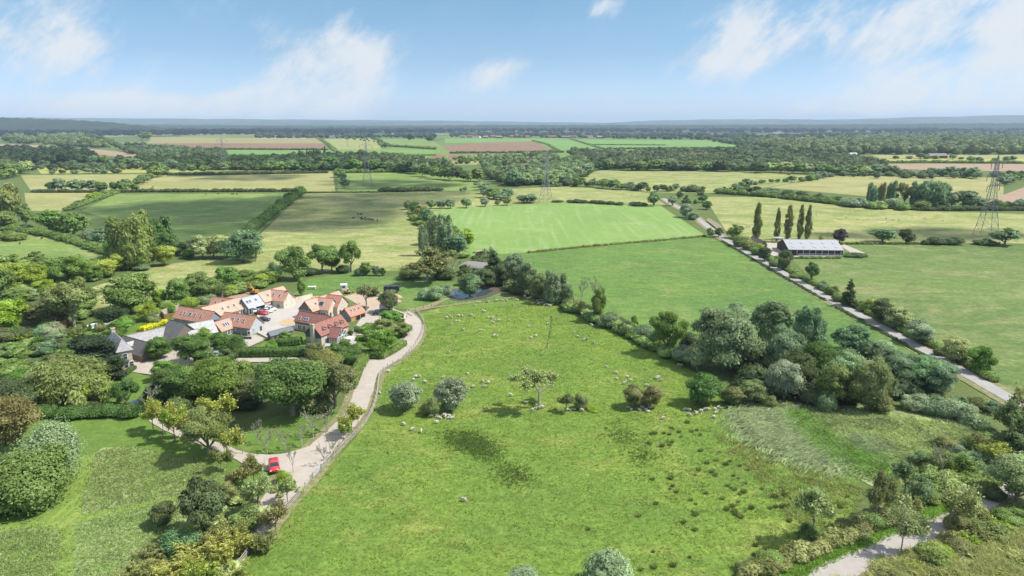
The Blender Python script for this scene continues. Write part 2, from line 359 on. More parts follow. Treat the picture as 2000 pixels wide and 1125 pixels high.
def sparse_arrays(rng, kind, lod):
    segs = branch_pts(rng, lod, kind); tips = [s for s in segs if s[4] >= 2]
    n = {'sparse': 4600, 'bare': 420, 'spiky': 5200, 'airy': 4200}[kind]//(1, 1, 3, 8)[lod]
    A = np.array([t[0] for t in tips]); B = np.array([t[1] for t in tips]); i = rng.integers(0, len(tips), n); f_ = rng.random((n, 1))
    sp = {'sparse': .028, 'bare': .01, 'spiky': .018, 'airy': .04}[kind]
    p = A[i]+(B[i]-A[i])*f_+rng.normal(0, sp, (n, 3)); p[:, 2] = np.clip(p[:, 2], 0.005, 1.02)
    al = unit(B[i]-A[i]); s = {0: .024, 1: .034, 2: .06, 3: .12}[lod]*(.8 if kind in ('bare', 'spiky') else 1)
    v, f = leaves(rng, p, rng.normal(0, 1, (n, 3))+np.array([0, 0, .6]), s, 1.7 if kind != 'spiky' else 3.0, al)
    return v, [f], rng.uniform(0, 1, n)
def crown_mesh(kind, lod, seed):
    key = (kind, lod, seed)
    if key not in _mesh:
        v, f, t = crown_arrays(kind, lod, seed); _mesh[key] = npmesh('crown_'+kind, v, f, LEAF, t)
    return _mesh[key]
def trunk_mesh(kind, lod, seed, pale=False):
    key = ('trunk', kind, lod, seed, pale)
    if key not in _mesh:
        rng = np.random.default_rng(seed*7919+lod*31+sum(map(ord, kind)))
        if kind in ('sparse', 'bare', 'airy', 'spiky'): segs = branch_pts(rng, lod, kind); v, f = segs_mesh(segs, 5 if lod == 0 else 4, .8 if kind != 'airy' else .6)
        else:
            segs = [(np.array([0., 0, 0]), np.array([.01, 0, .16]), .045, .032, 0), (np.array([.01, 0, .16]), np.array([.0, .01, .36]), .032, .024, 0)]
            for k in range(6):
                a = k/6*6.283+rng.uniform(-.4, .4); st = np.array([0, 0, rng.uniform(.14, .34)]); e = st+np.array([math.cos(a)*.2, math.sin(a)*.2, .2]); segs.append((st, e, .018, .010, 1)); segs.append((e, e+np.array([math.cos(a)*.12, math.sin(a)*.12, .16]), .010, .004, 1))
            v, f = segs_mesh(segs, 7 if lod < 2 else 5)
        _mesh[key] = npmesh('trunk_'+kind, v, [f], BARKG if pale else BARK, smooth=True)
    return _mesh[key]
PAL = dict(mid=(.188,.275,.082), green=(.165,.280,.062), deep=(.112,.195,.055), dark=(.110,.155,.062), silver=(.285,.372,.215), blue=(.195,.285,.145), pale=(.330,.410,.170),
           lime=(.280,.380,.070), olive=(.235,.260,.095), yellow=(.350,.390,.095), bronze=(.150,.190,.078), brown=(.205,.245,.100), conifer=(.060,.095,.040), grey=(.25,.27,.16), far=(.118,.165,.074), gold=(.62,.60,.04), purple=(.100,.080,.070))
KINDN = dict(round='broadleaf_tree', oak='oak_tree', willow='willow_tree', dense='round_tree', openround='broadleaf_tree', bush='bush', poplar='poplar_tree', columns='black_poplar_tree', conifer='conifer_tree', cedar='yew_tree', weeping='weeping_willow_tree', cypress='cypress_tree', sparse='sparse_tree', bare='bare_tree', spiky='thorny_shrub', airy='ash_tree')
_rt = random.Random(5)
def tree(cx, by, w, h, kind='round', colr='mid', label='', group=None, cat=None, name=None, parts=None, hid=.0):
    """cx, w: centre column and width of the crown in the photo, by: row of its lowest visible edge, h: its visible height"""
    t0 = depth(cx, by); trunky = kind in ('sparse', 'bare', 'airy', 'poplar', 'oak', 'openround', 'columns', 'conifer')
    sa = (by-562.5)/FPX*math.cos(PITCH)+math.sin(PITCH)
    base = by-(w/2*max(sa, .02)*(.12 if trunky else .75)); top = by-h
    p = P(cx, base); t = depth(cx, base); W = w*t/FPX; H = max(rise(cx, base, top)*.985, .5)
    lod = 0 if (W > 9 and t < 200) else 1 if t < 330 else 2 if t < 620 else 3
    if kind in ('sparse', 'bare', 'spiky', 'airy') and w < 30: lod = max(lod, 1)
    sd_ = _rt.randrange(3 if kind in ('round', 'dense', 'willow', 'oak', 'bush') else 2)
    if parts is None: parts = t < 620
    cj = tuple(min(1, max(0, x*_rt.uniform(.92, 1.08))) for x in PAL[colr]); rz = _rt.uniform(0, 6.28)
    nm = name or KINDN[kind]; cat = cat or ('bush' if kind in ('bush', 'spiky') else 'tree')
    if parts:
        o = empty(nm, p, rz); c = mobj('crown' if kind not in ('bush', 'spiky') else 'foliage', crown_mesh(kind, lod, sd_), o, cj); c.scale = (W, W, H)
        pale = kind in ('bare', 'sparse'); tk = mobj('trunk' if kind not in ('bush', 'spiky') else 'stem', trunk_mesh(kind, lod, sd_, pale), o); tk.scale = (W, W, H)
    else:
        o = mobj(nm, crown_mesh(kind, 3, sd_), None, cj); o.location = p; o.rotation_euler = (0, 0, rz); o.scale = (W, W, H)
    tag(o, label, cat, group); return o
ORD = ['leftmost', 'second', 'third', 'fourth', 'fifth', 'sixth', 'seventh', 'eighth', 'ninth', 'tenth', 'eleventh', 'twelfth', 'thirteenth', 'fourteenth', 'fifteenth', 'sixteenth', 'seventeenth', 'eighteenth', 'nineteenth', 'twentieth', 'twenty-first', 'twenty-second', 'twenty-third', 'twenty-fourth', 'twenty-fifth', 'twenty-sixth']
CW = dict(mid='mid-green', green='green', deep='deep green', dark='dark', silver='silvery', blue='grey-green', pale='pale green', lime='bright green', olive='olive', yellow='yellow-green', bronze='brownish', brown='brown-green', conifer='dark', grey='grey', far='green', purple='dark purple')
def ordl(i, n, noun, where):
    if n == 1: return f'{noun} {where}'
    if i == 0: return f'leftmost {noun} {where}'
    if i == n-1: return f'rightmost {noun} {where}'
    r_ = f'{ORD[i]} {noun} from the left {where}'; return r_ if len(r_.split()) <= 16 else f'{ORD[i]} {noun} {where}'
def trees(where, items, group=None):
    """items (cx, by, w, h, kind, colour): each told apart by kind, colour and order"""
    items = sorted(items, key=lambda a: a[0]); nouns = []
    for it in items: nouns.append(f"{CW[it[5]]} {'bush' if it[4] in ('bush', 'spiky') else KINDN[it[4]].replace('_', ' ').replace('round tree', 'rounded tree')}")
    for i, it in enumerate(items):
        same = [j for j, n in enumerate(nouns) if n == nouns[i]]; tree(*it, label=ordl(same.index(i), len(same), nouns[i], where), group=group or f'trees {where}')
def row(where, pts, n, w, h, kinds=('round', 'round', 'bush', 'openround'), cols=('mid', 'blue', 'deep'), seed=0, group=None):
    rr = random.Random(seed*13+n); P_ = np.array(pts, float); sl = np.r_[0, np.cumsum(np.hypot(*np.diff(P_, axis=0).T))]; its = []
    for i in range(n):
        s = sl[-1]*(i+.5+rr.uniform(-.28, .28))/n; x = np.interp(s, sl, P_[:, 0]); y = np.interp(s, sl, P_[:, 1])
        k = rr.uniform(.7, 1.35); its.append((round(x, 1), y+rr.uniform(-.8, .8), w*k, h*k*rr.uniform(.85, 1.15), rr.choice(kinds), rr.choice(cols)))
    trees(where, its, group)

# ---- woods, hedges and other growth made of many small shapes
def blobs(name, places, colr, label=None, lod=3, cat='woodland', kind='stuff', seed=1):
    """places (x, y, width, height): one mesh of many crowns"""
    rng = np.random.default_rng(seed); var = []
    for s in range(4):
        C, Rr = lobes_of(rng, 'round'); iv, iff = ICO1; k = 1+rng.normal(0, .1, (len(ICO2[0]), 1)); v0 = ICO2[0]*np.array([.46, .46, .42])*k+np.array([0, 0, .5]); v0[:, 2] = np.maximum(v0[:, 2], 0)
        n = 90; d = unit(rng.normal(0, 1, (n, 3))); d[:, 2] = abs(d[:, 2])*1.1-.1; p = d*np.array([.5, .5, .47])*rng.uniform(.9, 1.08, (n, 1))+np.array([0, 0, .5])
        lv, lf = leaves(rng, p, d, .2, 1.2); var.append((np.concatenate([v0, lv]), ICO2[1], lf+len(v0)))
    V, T3, T4, A3, A4 = [], [], [], [], []; off = 0
    for (x, y, w_, h_) in places:
        v, f3, f4 = var[rng.integers(4)]; a = rng.uniform(0, 6.28); ca, sa = math.cos(a), math.sin(a)
        q = np.empty_like(v); q[:, 0] = x+(v[:, 0]*ca-v[:, 1]*sa)*w_; q[:, 1] = y+(v[:, 0]*sa+v[:, 1]*ca)*w_; q[:, 2] = v[:, 2]*h_
        tt = rng.random(); V.append(q); T3.append(f3+off); T4.append(f4+off); A3.append(np.clip(tt*.8+rng.uniform(-.1, .3, len(f3)), 0, 1)); A4.append(np.clip(tt*.8+rng.uniform(-.15, .4, len(f4)), 0, 1)); off += len(v)
    me = npmesh(name, np.concatenate(V), [np.concatenate(T3), np.concatenate(T4)], LEAF, np.concatenate(A3+A4)); o = mobj(name, me, None, PAL[colr] if isinstance(colr, str) else colr)
    tag(o, label, cat, None, kind); return o
def inside(x, y, poly):
    c = False; j = len(poly)-1
    for i in range(len(poly)):
        xi, yi = poly[i]; xj, yj = poly[j]
        if (yi > y) != (yj > y) and x < (xj-xi)*(y-yi)/(yj-yi)+xi: c = not c
        j = i
    return c
def wood(poly, n, size, colr, label, seed=1, name='woodland', hgt=None):
    rr = random.Random(seed); xs = [p[0] for p in poly]; ys = [p[1] for p in poly]; pl = []
    while len(pl) < n:
        x, y = rr.uniform(min(xs), max(xs)), rr.uniform(min(ys), max(ys))
        if inside(x, y, poly):
            q = P(x, y); k = rr.uniform(.7, 1.4); pl.append((q.x, q.y, size*k, (hgt or size*.85)*k*rr.uniform(.8, 1.15)))
    return blobs(name, pl, colr, label, seed=seed)
def hedge(pts, w_, h_, colr, label, name='hedge', box=False, seed=3, zlump=.35, group=None, lf=None):
    rng = np.random.default_rng(seed); W3 = [P(*p) for p in pts]; tm = sum(depth(*p) for p in pts)/len(pts); s = lf or max(.22, .95*tm/683)
    V, T3, A3 = [], [], []; off = 0; C, Rs = [], []
    for a, b in zip(W3[:-1], W3[1:]):
        ln = (b-a).length; st = w_*(.35 if box else .55); n = max(1, int(ln/st)); u = (b-a)/max(ln, 1e-6); nn_ = Vector((-u.y, u.x, 0))
        for i in range(n):
            q = a+(b-a)*((i+.5)/n); k = 1 if box else rng.uniform(1-zlump, 1+zlump)
            if box:
                C.append([q.x, q.y, h_*.5]); Rs.append([w_*.5, w_*.5, h_*.5])
            else:
                o_ = nn_*rng.uniform(-.2, .2)*w_; hh = h_*k; C.append([q.x+o_.x, q.y+o_.y, hh*.45]); Rs.append([w_*.55*k, w_*.55*k, hh*.55])
    C = np.array(C); Rs = np.array(Rs); iv, iff = (ICO1 if tm > 300 else ICO2)
    if box: e = np.sign(iv)*np.abs(iv)**.45
    else: e = iv
    for c, r in zip(C, Rs):
        v = c+e*r*.93*(1+rng.normal(0, .03 if box else .1, (len(iv), 1))); v[:, 2] = np.maximum(v[:, 2], -.05); V.append(v); T3.append(iff+off); A3.append(rng.uniform(.25, .6, len(iff))); off += len(iv)
    tot = sum(4*r[0]*r[2]+r[0]*r[1] for r in Rs); n = int(min(26000, 5.0*tot/(s*s*.9)))
    i = rng.integers(0, len(C), n); d = unit(rng.normal(0, 1, (n, 3))); d[:, 2] = np.abs(d[:, 2])*1.1-.15; dd = np.sign(d)*np.abs(d)**.5 if box else d
    p = C[i]+dd*Rs[i]*rng.uniform(.95, 1.08 if box else 1.18, (n, 1)); v, f = leaves(rng, p, d+np.array([0, 0, .2]), s, 1.3)
    V.append(v); A4 = rng.uniform(0, 1, n)
    me = npmesh(name, np.concatenate(V), [np.concatenate(T3), f+off], LEAF, np.concatenate(A3+[A4])); o = mobj(name, me, None, PAL[colr])
    tag(o, label, 'hedge', group); return o
def tufts(name, poly, n, hgt, wid, colr, label=None, lean=.5, blades=4, seed=1, kind='stuff', cat='grass', holes=(), dirv=None, clump=0, feather=.5):
    """upright narrow blades scattered over a stretch of ground drawn in the photo"""
    rng = np.random.default_rng(seed); rr = random.Random(seed); W3 = [P(*p) for p in poly]; pl = [(q.x, q.y) for q in W3]; H3 = [[(P(*p).x, P(*p).y) for p in h] for h in holes]
    xs = [p[0] for p in pl]; ys = [p[1] for p in pl]; pts = []; k = 0
    cen = [(rr.uniform(min(xs), max(xs)), rr.uniform(min(ys), max(ys))) for _ in range(clump)]
    while len(pts) < n and k < n*30:
        k += 1
        if clump: c = rr.choice(cen); x, y = rr.gauss(c[0], .55), rr.gauss(c[1], .55)
        else: x, y = rr.uniform(min(xs), max(xs)), rr.uniform(min(ys), max(ys))
        if inside(x, y, pl) and not any(inside(x, y, h) for h in H3): pts.append((x+rr.gauss(0, feather), y+rr.gauss(0, feather), 0.))
    B = np.repeat(np.array(pts), blades, 0)+rng.normal(0, wid*1.2, (len(pts)*blades, 3))*np.array([1, 1, 0]); m = len(B); B[:, 2] = .1
    a = rng.uniform(0, 6.283, m); sd__ = np.stack([np.cos(a), np.sin(a), np.zeros(m)], 1)*wid*.5; hh = hgt*rng.uniform(.5, 1.35, (m, 1))
    ln = rng.normal(0, lean, (m, 3)); ln[:, 2] = 0
    if dirv is not None: ln = ln*.5+np.array([dirv[0], dirv[1], 0])
    mid = B+ln*hh*.4+np.array([0, 0, 1.])*hh*.6; tip = B+ln*hh*1.1+np.array([0, 0, 1.])*hh*(.95 if dirv is None else .62)
    v = np.stack([B-sd__, B+sd__, mid+sd__*.75, tip, mid-sd__*.75], 1).reshape(-1, 3); f = np.arange(m*5).reshape(m, 5)
    me = npmesh(name, v, [f], LEAF, np.repeat(rng.random(len(pts)), blades)*.6+rng.random(m)*.4); o = mobj(name, me, None, PAL[colr] if isinstance(colr, str) else colr); tag(o, label, cat, None, kind); return o
# ---------------------------------------------------------------- ground, fields, roads
G = dict(
 bright=grassmat('pasture_grass', (.148,.220,.038), (.104,.174,.034), (.225,.252,.062), .026, 1.3, dryamt=.5, contrast=1.35, spots=.22),
 pasture=grassmat('upper_pasture_grass', (.118,.200,.044), (.088,.162,.040), (.18,.22,.07), .014, .7, dryamt=.5, contrast=1.25, spots=.4),
 east=grassmat('east_pasture_grass', (.125,.180,.050), (.095,.148,.042), (.20,.215,.085), .013, .6, dryamt=.6, contrast=1.2, spots=.4),
 pale=grassmat('young_crop', (.185,.290,.078), (.160,.262,.066), (.27,.32,.13), .012, .6, dryamt=.4, contrast=.6, streak=(R(12), 3.0, (.25,.32,.14))),
 olive=grassmat('dry_grass', (.225,.265,.078), (.160,.210,.060), (.33,.31,.14), .014, .45, dryamt=.8, contrast=1.2, spots=.3),
 tan=grassmat('hay_field', (.285,.280,.108), (.225,.235,.085), (.34,.31,.15), .008, .4, dryamt=.6, contrast=.7, spots=.25),
 mid=grassmat('meadow_grass', (.165,.235,.060), (.125,.195,.050), (.25,.27,.10), .014, .45, dryamt=.6, contrast=1.1),
 gold=grassmat('rape_field', (.33,.33,.09), (.28,.30,.09), (.36,.35,.12), .01, .4, contrast=.5),
 green=grassmat('crop_green', (.155,.265,.072), (.13,.235,.064), (.22,.30,.10), .004, .2, dryamt=.2, contrast=.4),
 lawn=grassmat('lawn_grass', (.120,.195,.036), (.100,.172,.034), (.165,.215,.05), .05, 1.5, dryamt=.35, contrast=.8),
 mown=grassmat('mown_grass', (.165,.245,.048), (.140,.220,.042), (.22,.26,.075), .10, 1.6, dryamt=.6, contrast=.8, streak=(R(-8), .9, (.25,.31,.075))),
 rough=grassmat('rough_grass', (.19,.26,.085), (.135,.20,.062), (.28,.31,.15), .06, 1.4, dryamt=.9, contrast=1.5, bmp=.5),
 scrub=grassmat('scrub_floor', (.070,.105,.032), (.050,.080,.026), (.13,.15,.055), .05, 1.0, dryamt=.6, contrast=1.3, bmp=.5),
 brown=rowsmat('ploughed_soil', (.255,.160,.105), (.205,.140,.090), R(80), 9), pink=rowsmat('pale_soil', (.35,.255,.18), (.30,.225,.155), R(30), 12),
 tanfar=rowsmat('stubble', (.30,.265,.125), (.25,.235,.10), R(80), 10),
)
def sheet(name, z, poly, mat, world=False, kind='structure', label=None):
    if z >= .3 and not world: z -= .15
    pts = [Vector((*p, z)) if world else P(*p)+Vector((0, 0, z)) for p in poly]
    a = sum(pts[i].x*pts[(i+1) % len(pts)].y-pts[(i+1) % len(pts)].x*pts[i].y for i in range(len(pts)))
    if a < 0: pts = pts[::-1]
    me = bpy.data.meshes.new(name); me.from_pydata([p[:] for p in pts], [], [tuple(range(len(pts)))]); me.materials.append(mat)
    o = mobj(name, me); tag(o, label, None, None, kind); return o
# the open ground: one sheet to the horizon, a patchwork of farmland far off
m, nd, lk, bs = newmat('countryside'); pos = nd.new('ShaderNodeNewGeometry').outputs['Position']
vo = nd.new('ShaderNodeTexVoronoi'); vo.inputs['Scale'].default_value = .0022; mpn = nd.new('ShaderNodeMapping'); mpn.inputs['Scale'].default_value = (1, .6, 1); mpn.inputs['Rotation'].default_value = (0, 0, .3); lk.new(pos, mpn.inputs[0]); lk.new(mpn.outputs[0], vo.inputs['Vector'])
cr = nd.new('ShaderNodeValToRGB'); cr.color_ramp.interpolation = 'CONSTANT'; sp_ = nd.new('ShaderNodeSeparateColor'); lk.new(vo.outputs['Color'], sp_.inputs[0]); lk.new(sp_.outputs[0], cr.inputs[0])
for i, (q, c) in enumerate([(0, (.13,.18,.055)), (.25, (.10,.145,.045)), (.45, (.19,.21,.08)), (.6, (.06,.09,.035)), (.8, (.15,.22,.06)), (.92, (.26,.24,.12))]):
    e = cr.color_ramp.elements[i] if i < 2 else cr.color_ramp.elements.new(q); e.position = q; e.color = (*c, 1)
ng = mixc(nd, lk, ramp(nd, lk, noise(nd, lk, pos, .03, 7, .65), .35, .65), (.10,.148,.042), (.135,.165,.055))
ng = mixc(nd, lk, ramp(nd, lk, noise(nd, lk, pos, 1.1, 6, .7), .3, .7, .0, .5), ng, (.055,.085,.028))
sx = nd.new('ShaderNodeSeparateXYZ'); lk.new(pos, sx.inputs[0]); lk.new(mixc(nd, lk, ramp(nd, lk, sx.outputs[1], 900, 1400), ng, cr.outputs[0]), bs.inputs['Base Color']); bs.inputs['Roughness'].default_value = .9; bs.inputs['Specular IOR Level'].default_value = .1
bump(nd, lk, bs, noise(nd, lk, pos, .9, 6, .7), .6, .3)
sheet('ground', 0, [(-22000, -600), (22000, -600), (22000, 24000), (-22000, 24000)], m, world=True)
z = [.01]
zf = [.05]
def field(name, poly, mat, dz=0):
    c = zf if dz else z; c[0] += .025 if dz else .003; return sheet(name, c[0], poly, G[mat])
# far fields
field('hay_field', [(40,342),(330,340),(285,373),(60,372)], 'tan'); field('hay_field', [(48,377),(228,377),(130,412),(52,412)], 'tan'); field('hay_field', [(305,345),(650,338),(655,374),(298,373)], 'tan')
field('rape_field', [(70,327),(300,326),(310,337),(80,339)], 'gold'); field('hay_field', [(320,331),(640,330),(650,338),(310,342)], 'olive')
field('meadow', [(660,338),(800,336),(940,352),(960,372),(660,374)], 'mid'); field('meadow', [(1080,352),(1180,332),(1440,334),(1620,345),(1430,377),(1270,376),(1180,362)], 'olive')
field('hay_field', [(1500,366),(1640,343),(1960,347),(1960,388),(1700,384)], 'tan')
field('ploughed_field', [(1950,384),(2010,362),(2010,398),(1925,396)], 'pink'); field('hay_field', [(1600,311),(2010,309),(2010,319),(1600,318)], 'gold'); field('ploughed_field', [(1560,320),(2010,320),(2010,334),(1850,334)], 'pink')
field('stubble_field', [(295,268),(625,269),(634,281),(290,281)], 'tanfar', .03); field('ploughed_field', [(292,280),(636,280),(640,293),(400,290),(315,286)], 'brown', .03)
field('crop_field', [(430,293),(660,294),(850,293),(852,305),(640,307),(440,304)], 'green', .03); field('stubble_field', [(632,271),(735,270),(745,292),(655,293)], 'olive', .03); field('crop_field', [(738,271),(840,272),(860,284),(745,286)], 'mid', .03)
field('ploughed_field', [(862,285),(950,277),(1040,275),(1088,298),(880,299)], 'brown', .03); field('ploughed_field', [(850,302),(1000,301),(1100,302),(1060,315),(830,314)], 'brown', .03); field('hay_field', [(720,316),(1050,315),(1060,322),(720,323)], 'tan', .02)
field('crop_field', [(868,271),(1120,270),(1060,276),(870,280)], 'green', .03); field('crop_field', [(1042,275),(1115,272),(1180,293),(1095,298)], 'green', .03); field('crop_field', [(1125,272),(1380,274),(1470,289),(1420,294),(1185,293)], 'green', .03)
field('ploughed_field', [(-10,281),(60,283),(180,291),(310,304),(250,308),(130,297),(-10,291)], 'pink', .03); field('meadow', [(1640,267),(1760,266),(1740,270),(1640,270)], 'gold', .03)
field('hay_field', [(1570,302),(1640,302),(1640,312),(1580,311)], 'tan', .02); field('hay_field', [(1700,303),(2010,302),(2010,309),(1720,310)], 'tan', .02); field('hay_field', [(1240,322),(1400,323),(1400,329),(1250,330)], 'gold', .02)
# mid fields
field('pasture', [(590,378),(800,374),(950,374),(990,384),(960,402),(845,412),(790,405),(825,440),(840,480),(800,530),(640,530),(500,512),(510,456)], 'olive')
field('pasture', [(225,379),(580,378),(585,384),(505,455),(480,470),(350,472),(160,412)], 'mid'); field('pasture', [(-10,448),(40,446),(90,450),(225,488),(235,505),(180,515),(-10,525)], 'mid')
field('paddock', [(170,565),(300,520),(400,506),(520,513),(560,530),(540,545),(400,560),(240,600),(180,612)], 'olive')
field('crop_field', [(845,413),(900,405),(1100,396),(1290,402),(1378,460),(1200,475),(1035,493),(910,500),(880,470)], 'pale')
field('pasture', [(935,372),(1110,364),(1265,375),(1300,400),(1100,396),(960,402),(945,395)], 'olive'); field('pasture', [(1375,384),(1520,386),(1800,413),(2010,418),(2010,476),(1500,472),(1420,455)], 'olive')
field('pasture', [(905,500),(1035,494),(1200,476),(1378,463),(1400,470),(1480,510),(1860,722),(1800,760),(1600,740),(1340,690),(1150,600),(1000,520)], 'pasture')
field('pasture', [(1540,500),(1650,478),(2010,480),(2010,775),(1940,750),(1860,705),(1600,560)], 'east')
field('paddock', [(560,590),(600,545),(690,532),(830,545),(960,560),(1040,578),(880,594),(800,604),(700,600)], 'pasture')
# near fields
field('pasture', [(420,1180),(455,1125),(600,955),(690,862),(732,802),(744,742),(770,712),(815,655),(824,632),(815,614),(880,595),(980,588),(1050,583),(1110,603),(1200,648),(1330,712),(1430,770),(1500,800),(1680,930),(1660,1010),(1560,1060),(1430,1120),(1380,1180)], 'bright')
field('marsh', [(1430,805),(1540,795),(1800,790),(1960,850),(1900,905),(1720,960),(1640,915),(1480,850)], 'rough'); field('marsh', [(1600,1140),(1740,1070),(1880,1010),(2020,960),(2020,1180),(1600,1180)], 'rough')
field('lawn', [(-10,812),(60,815),(300,808),(470,860),(560,905),(480,1000),(430,1180),(-10,1180)], 'lawn')
field('meadow', [(160,1005),(165,960),(187,884),(200,875),(260,873),(330,890),(440,915),(440,935),(370,965),(250,990)], 'rough'); field('meadow', [(-10,1040),(70,1032),(112,1035),(118,1050),(105,1125),(100,1180),(-10,1180)], 'rough'); field('meadow', [(152,1022),(200,1010),(370,972),(440,950),(470,1000),(400,1180),(135,1180),(142,1080)], 'rough')
field('mown_path', [(139,900),(186,883),(178,930),(163,960),(158,1006),(250,990),(370,964),(372,972),(200,1010),(154,1022),(145,1080),(137,1180),(102,1180),(108,1100),(118,1045),(108,1034),(70,1030),(-10,1041),(-10,1028),(80,1012),(112,975),(125,930)], 'mown')
field('lawn', [(465,850),(520,820),(590,800),(700,790),(650,850),(590,882),(500,888)], 'lawn'); field('lawn', [(200,735),(265,727),(300,740),(330,790),(200,800)], 'lawn'); field('lawn', [(475,690),(560,650),(600,660),(640,680),(720,640),(780,640),(790,670),(760,700),(480,703)], 'lawn')
field('lawn', [(95,660),(210,628),(290,610),(320,640),(200,665)], 'lawn'); field('lawn', [(-10,760),(40,735),(100,700),(130,690),(120,730),(40,800),(-10,810)], 'lawn'); field('lawn', [(318,625),(350,618),(352,632),(325,640)], 'lawn')
field('garden_soil', [(310,608),(410,588),(490,568),(495,580),(440,590),(350,606)], 'pink')
# roads and hard standing
def smooth(pts, k=6):
    o = []
    for i in range(len(pts)-1):
        p0, p1, p2, p3 = pts[max(i-1, 0)], pts[i], pts[i+1], pts[min(i+2, len(pts)-1)]
        for j in range(k):
            t = j/k; o.append(p1*.5*2+((p2-p0)*t+(p0*2-p1*5+p2*4-p3)*t*t+(p1*3-p0-p2*3+p3)*t**3)*.5 if False else (p1*2+(p2-p0)*t+(p0*2-p1*5+p2*4-p3)*t*t+(p1*3-p0-p2*3+p3)*t**3)*.5)
    o.append(pts[-1]); return o
def strip(name, pts, width, zz, mat, kind='structure', jit=.12):
    ps = smooth([P(*p) for p in pts], 8); rr = random.Random(len(pts)); v = []; n = len(ps)
    for i, p in enumerate(ps):
        d = (ps[min(i+1, n-1)]-ps[max(i-1, 0)]); d.z = 0; d.normalize(); s = Vector((-d.y, d.x, 0)); w_ = width if isinstance(width, (int, float)) else np.interp(i/(n-1), np.linspace(0, 1, len(width)), width)
        v += [p+s*(w_/2+rr.uniform(-jit, jit)), p-s*(w_/2+rr.uniform(-jit, jit))]
    v = [(a.x, a.y, zz-.15) for a in v]; me = bpy.data.meshes.new(name); me.from_pydata(v, [], [(2*i+1, 2*i+3, 2*i+2, 2*i) for i in range(n-1)]); me.materials.append(mat); o = mobj(name, me); tag(o, kind=kind); return o
VERGE = grassmat('verge_grass', (.13,.175,.06), (.17,.175,.08), (.26,.22,.13), .2, 1.5, dryamt=.9, contrast=1.2)
DRV = [(470,1075),(520,1000),(585,925),(640,865),(690,812),(708,770),(722,728),(762,703),(795,678),(811,650),(806,628),(788,611)]
strip('verge', DRV, [8,9,10,8.5,8,8.5,10,8,7.5,7,7,7], .32, VERGE); strip('driveway', DRV, [4,4.5,6.5,5.5,4.6,4.6,5.6,4.6,4.8,5.2,5.4,4.5], .36, GRAVEL)
strip('driveway', [(618,892),(570,903),(520,903),(470,892),(420,872),(370,855),(330,838),(300,820)], [10,9,6,3,2.4,2.2,2.2,2.0], .364, GRAVEL)
strip('driveway', [(735,712),(680,704),(600,704),(500,704),(400,703),(330,700),(270,698)], [6,4,3.6,3.6,4,5,7], .368, GRAVEL)
strip('track', [(790,612),(840,602),(900,594),(960,588),(1040,575)], [4,2.4,2.2,2,1.4], .33, VERGE); strip('track', [(800,606),(840,598),(880,583),(960,578),(1000,570)], [3,3,2.4,2,1.5], .34, plain('bare_earth', (.26,.21,.13), .95, (.20,.19,.09), .3))
LN = [(1296,388),(1318,402),(1352,420),(1398,455),(1420,470),(1480,505),(1540,540),(1600,574),(1680,617),(1750,655),(1840,705),(1938,760),(1975,781),(2015,802)]
strip('verge', LN, 8.5, .30, VERGE); strip('lane', LN, 4.2, .37, TARMAC)
LN2 = [(1530,1165),(1615,1125),(1700,1085),(1780,1048),(1860,1009),(1938,967),(1985,938),(2040,902)]
strip('verge', LN2, 9, .31, VERGE); strip('lane', LN2, 4.5, .38, plain('pale_lane', (.31,.28,.255), .9, (.37,.34,.31), .4, bmp=.02))
sheet('courtyard', .40, [(505,612),(530,600),(560,597),(583,588),(597,583),(640,585),(598,615),(590,640),(560,650),(528,664),(505,652),(490,640)], YARD); sheet('courtyard', .404, [(258,728),(252,700),(300,690),(310,672),(345,660),(420,668),(500,655),(520,664),(420,708),(320,722),(300,734)], GRAVEL)
sheet('courtyard', .408, [(683,655),(700,630),(722,600),(765,603),(790,612),(792,622),(760,633),(732,640),(708,656)], GRAVEL); sheet('courtyard', .412, [(1480,478),(1534,470),(1540,498),(1500,502),(1478,492)], GRAVEL); sheet('courtyard', .3, [(1536,500),(1640,500),(1665,496),(1640,480),(1650,478),(1690,495),(1640,503),(1545,505)], GRAVEL)
sheet('gravel_bed', .45, [(546,631),(553,626),(566,624),(578,627),(577,634),(562,638),(550,637)], plain('sand', (.46,.33,.20), .95, (.40,.29,.17), .5)); sheet('terrace', .42, [(628,684),(640,668),(690,655),(702,660),(695,674),(660,682),(640,692)], YARD)
sheet('earth', .3, [(1383,425),(1408,440),(1412,448),(1395,446),(1378,432)], plain('red_earth', (.25,.20,.14), .95)); sheet('earth', .31, [(672,580),(700,572),(745,583),(772,578),(785,590),(740,604),(700,596)], plain('dug_earth', (.36,.25,.18), .95, (.44,.36,.27), .6))
strip('furrow', [(1077,618),(1076,635),(1074,652),(1070,668),(1066,682)], .35, .31, plain('dark_furrow', (.055,.085,.025), .95), jit=.3)
sheet('footpath', .43, [(481,670),(500,661),(503,663),(484,672)], YARD)
# pond
m, nd, lk, bs = newmat('pond_water'); bs.inputs['Base Color'].default_value = (.05, .075, .08, 1); bs.inputs['Roughness'].default_value = .06; bs.inputs['IOR'].default_value = 1.33; bs.inputs['Specular IOR Level'].default_value = 1.0
bump(nd, lk, bs, noise(nd, lk, nd.new('ShaderNodeTexCoord').outputs['Object'], 3, 3), .12, .03); POND = m
sheet('mud', .345, [(872,578),(880,566),(900,563),(960,560),(985,566),(970,576),(940,585),(900,588),(880,586)], plain('dark_mud', (.10,.085,.055), .9)); sheet('pond', .36, [(880,577),(886,567),(902,564),(940,565),(965,568),(950,577),(915,585),(890,584)], POND)
sheet('pond', .45, [(250,788),(262,783),(272,786),(270,795),(255,796)], POND)
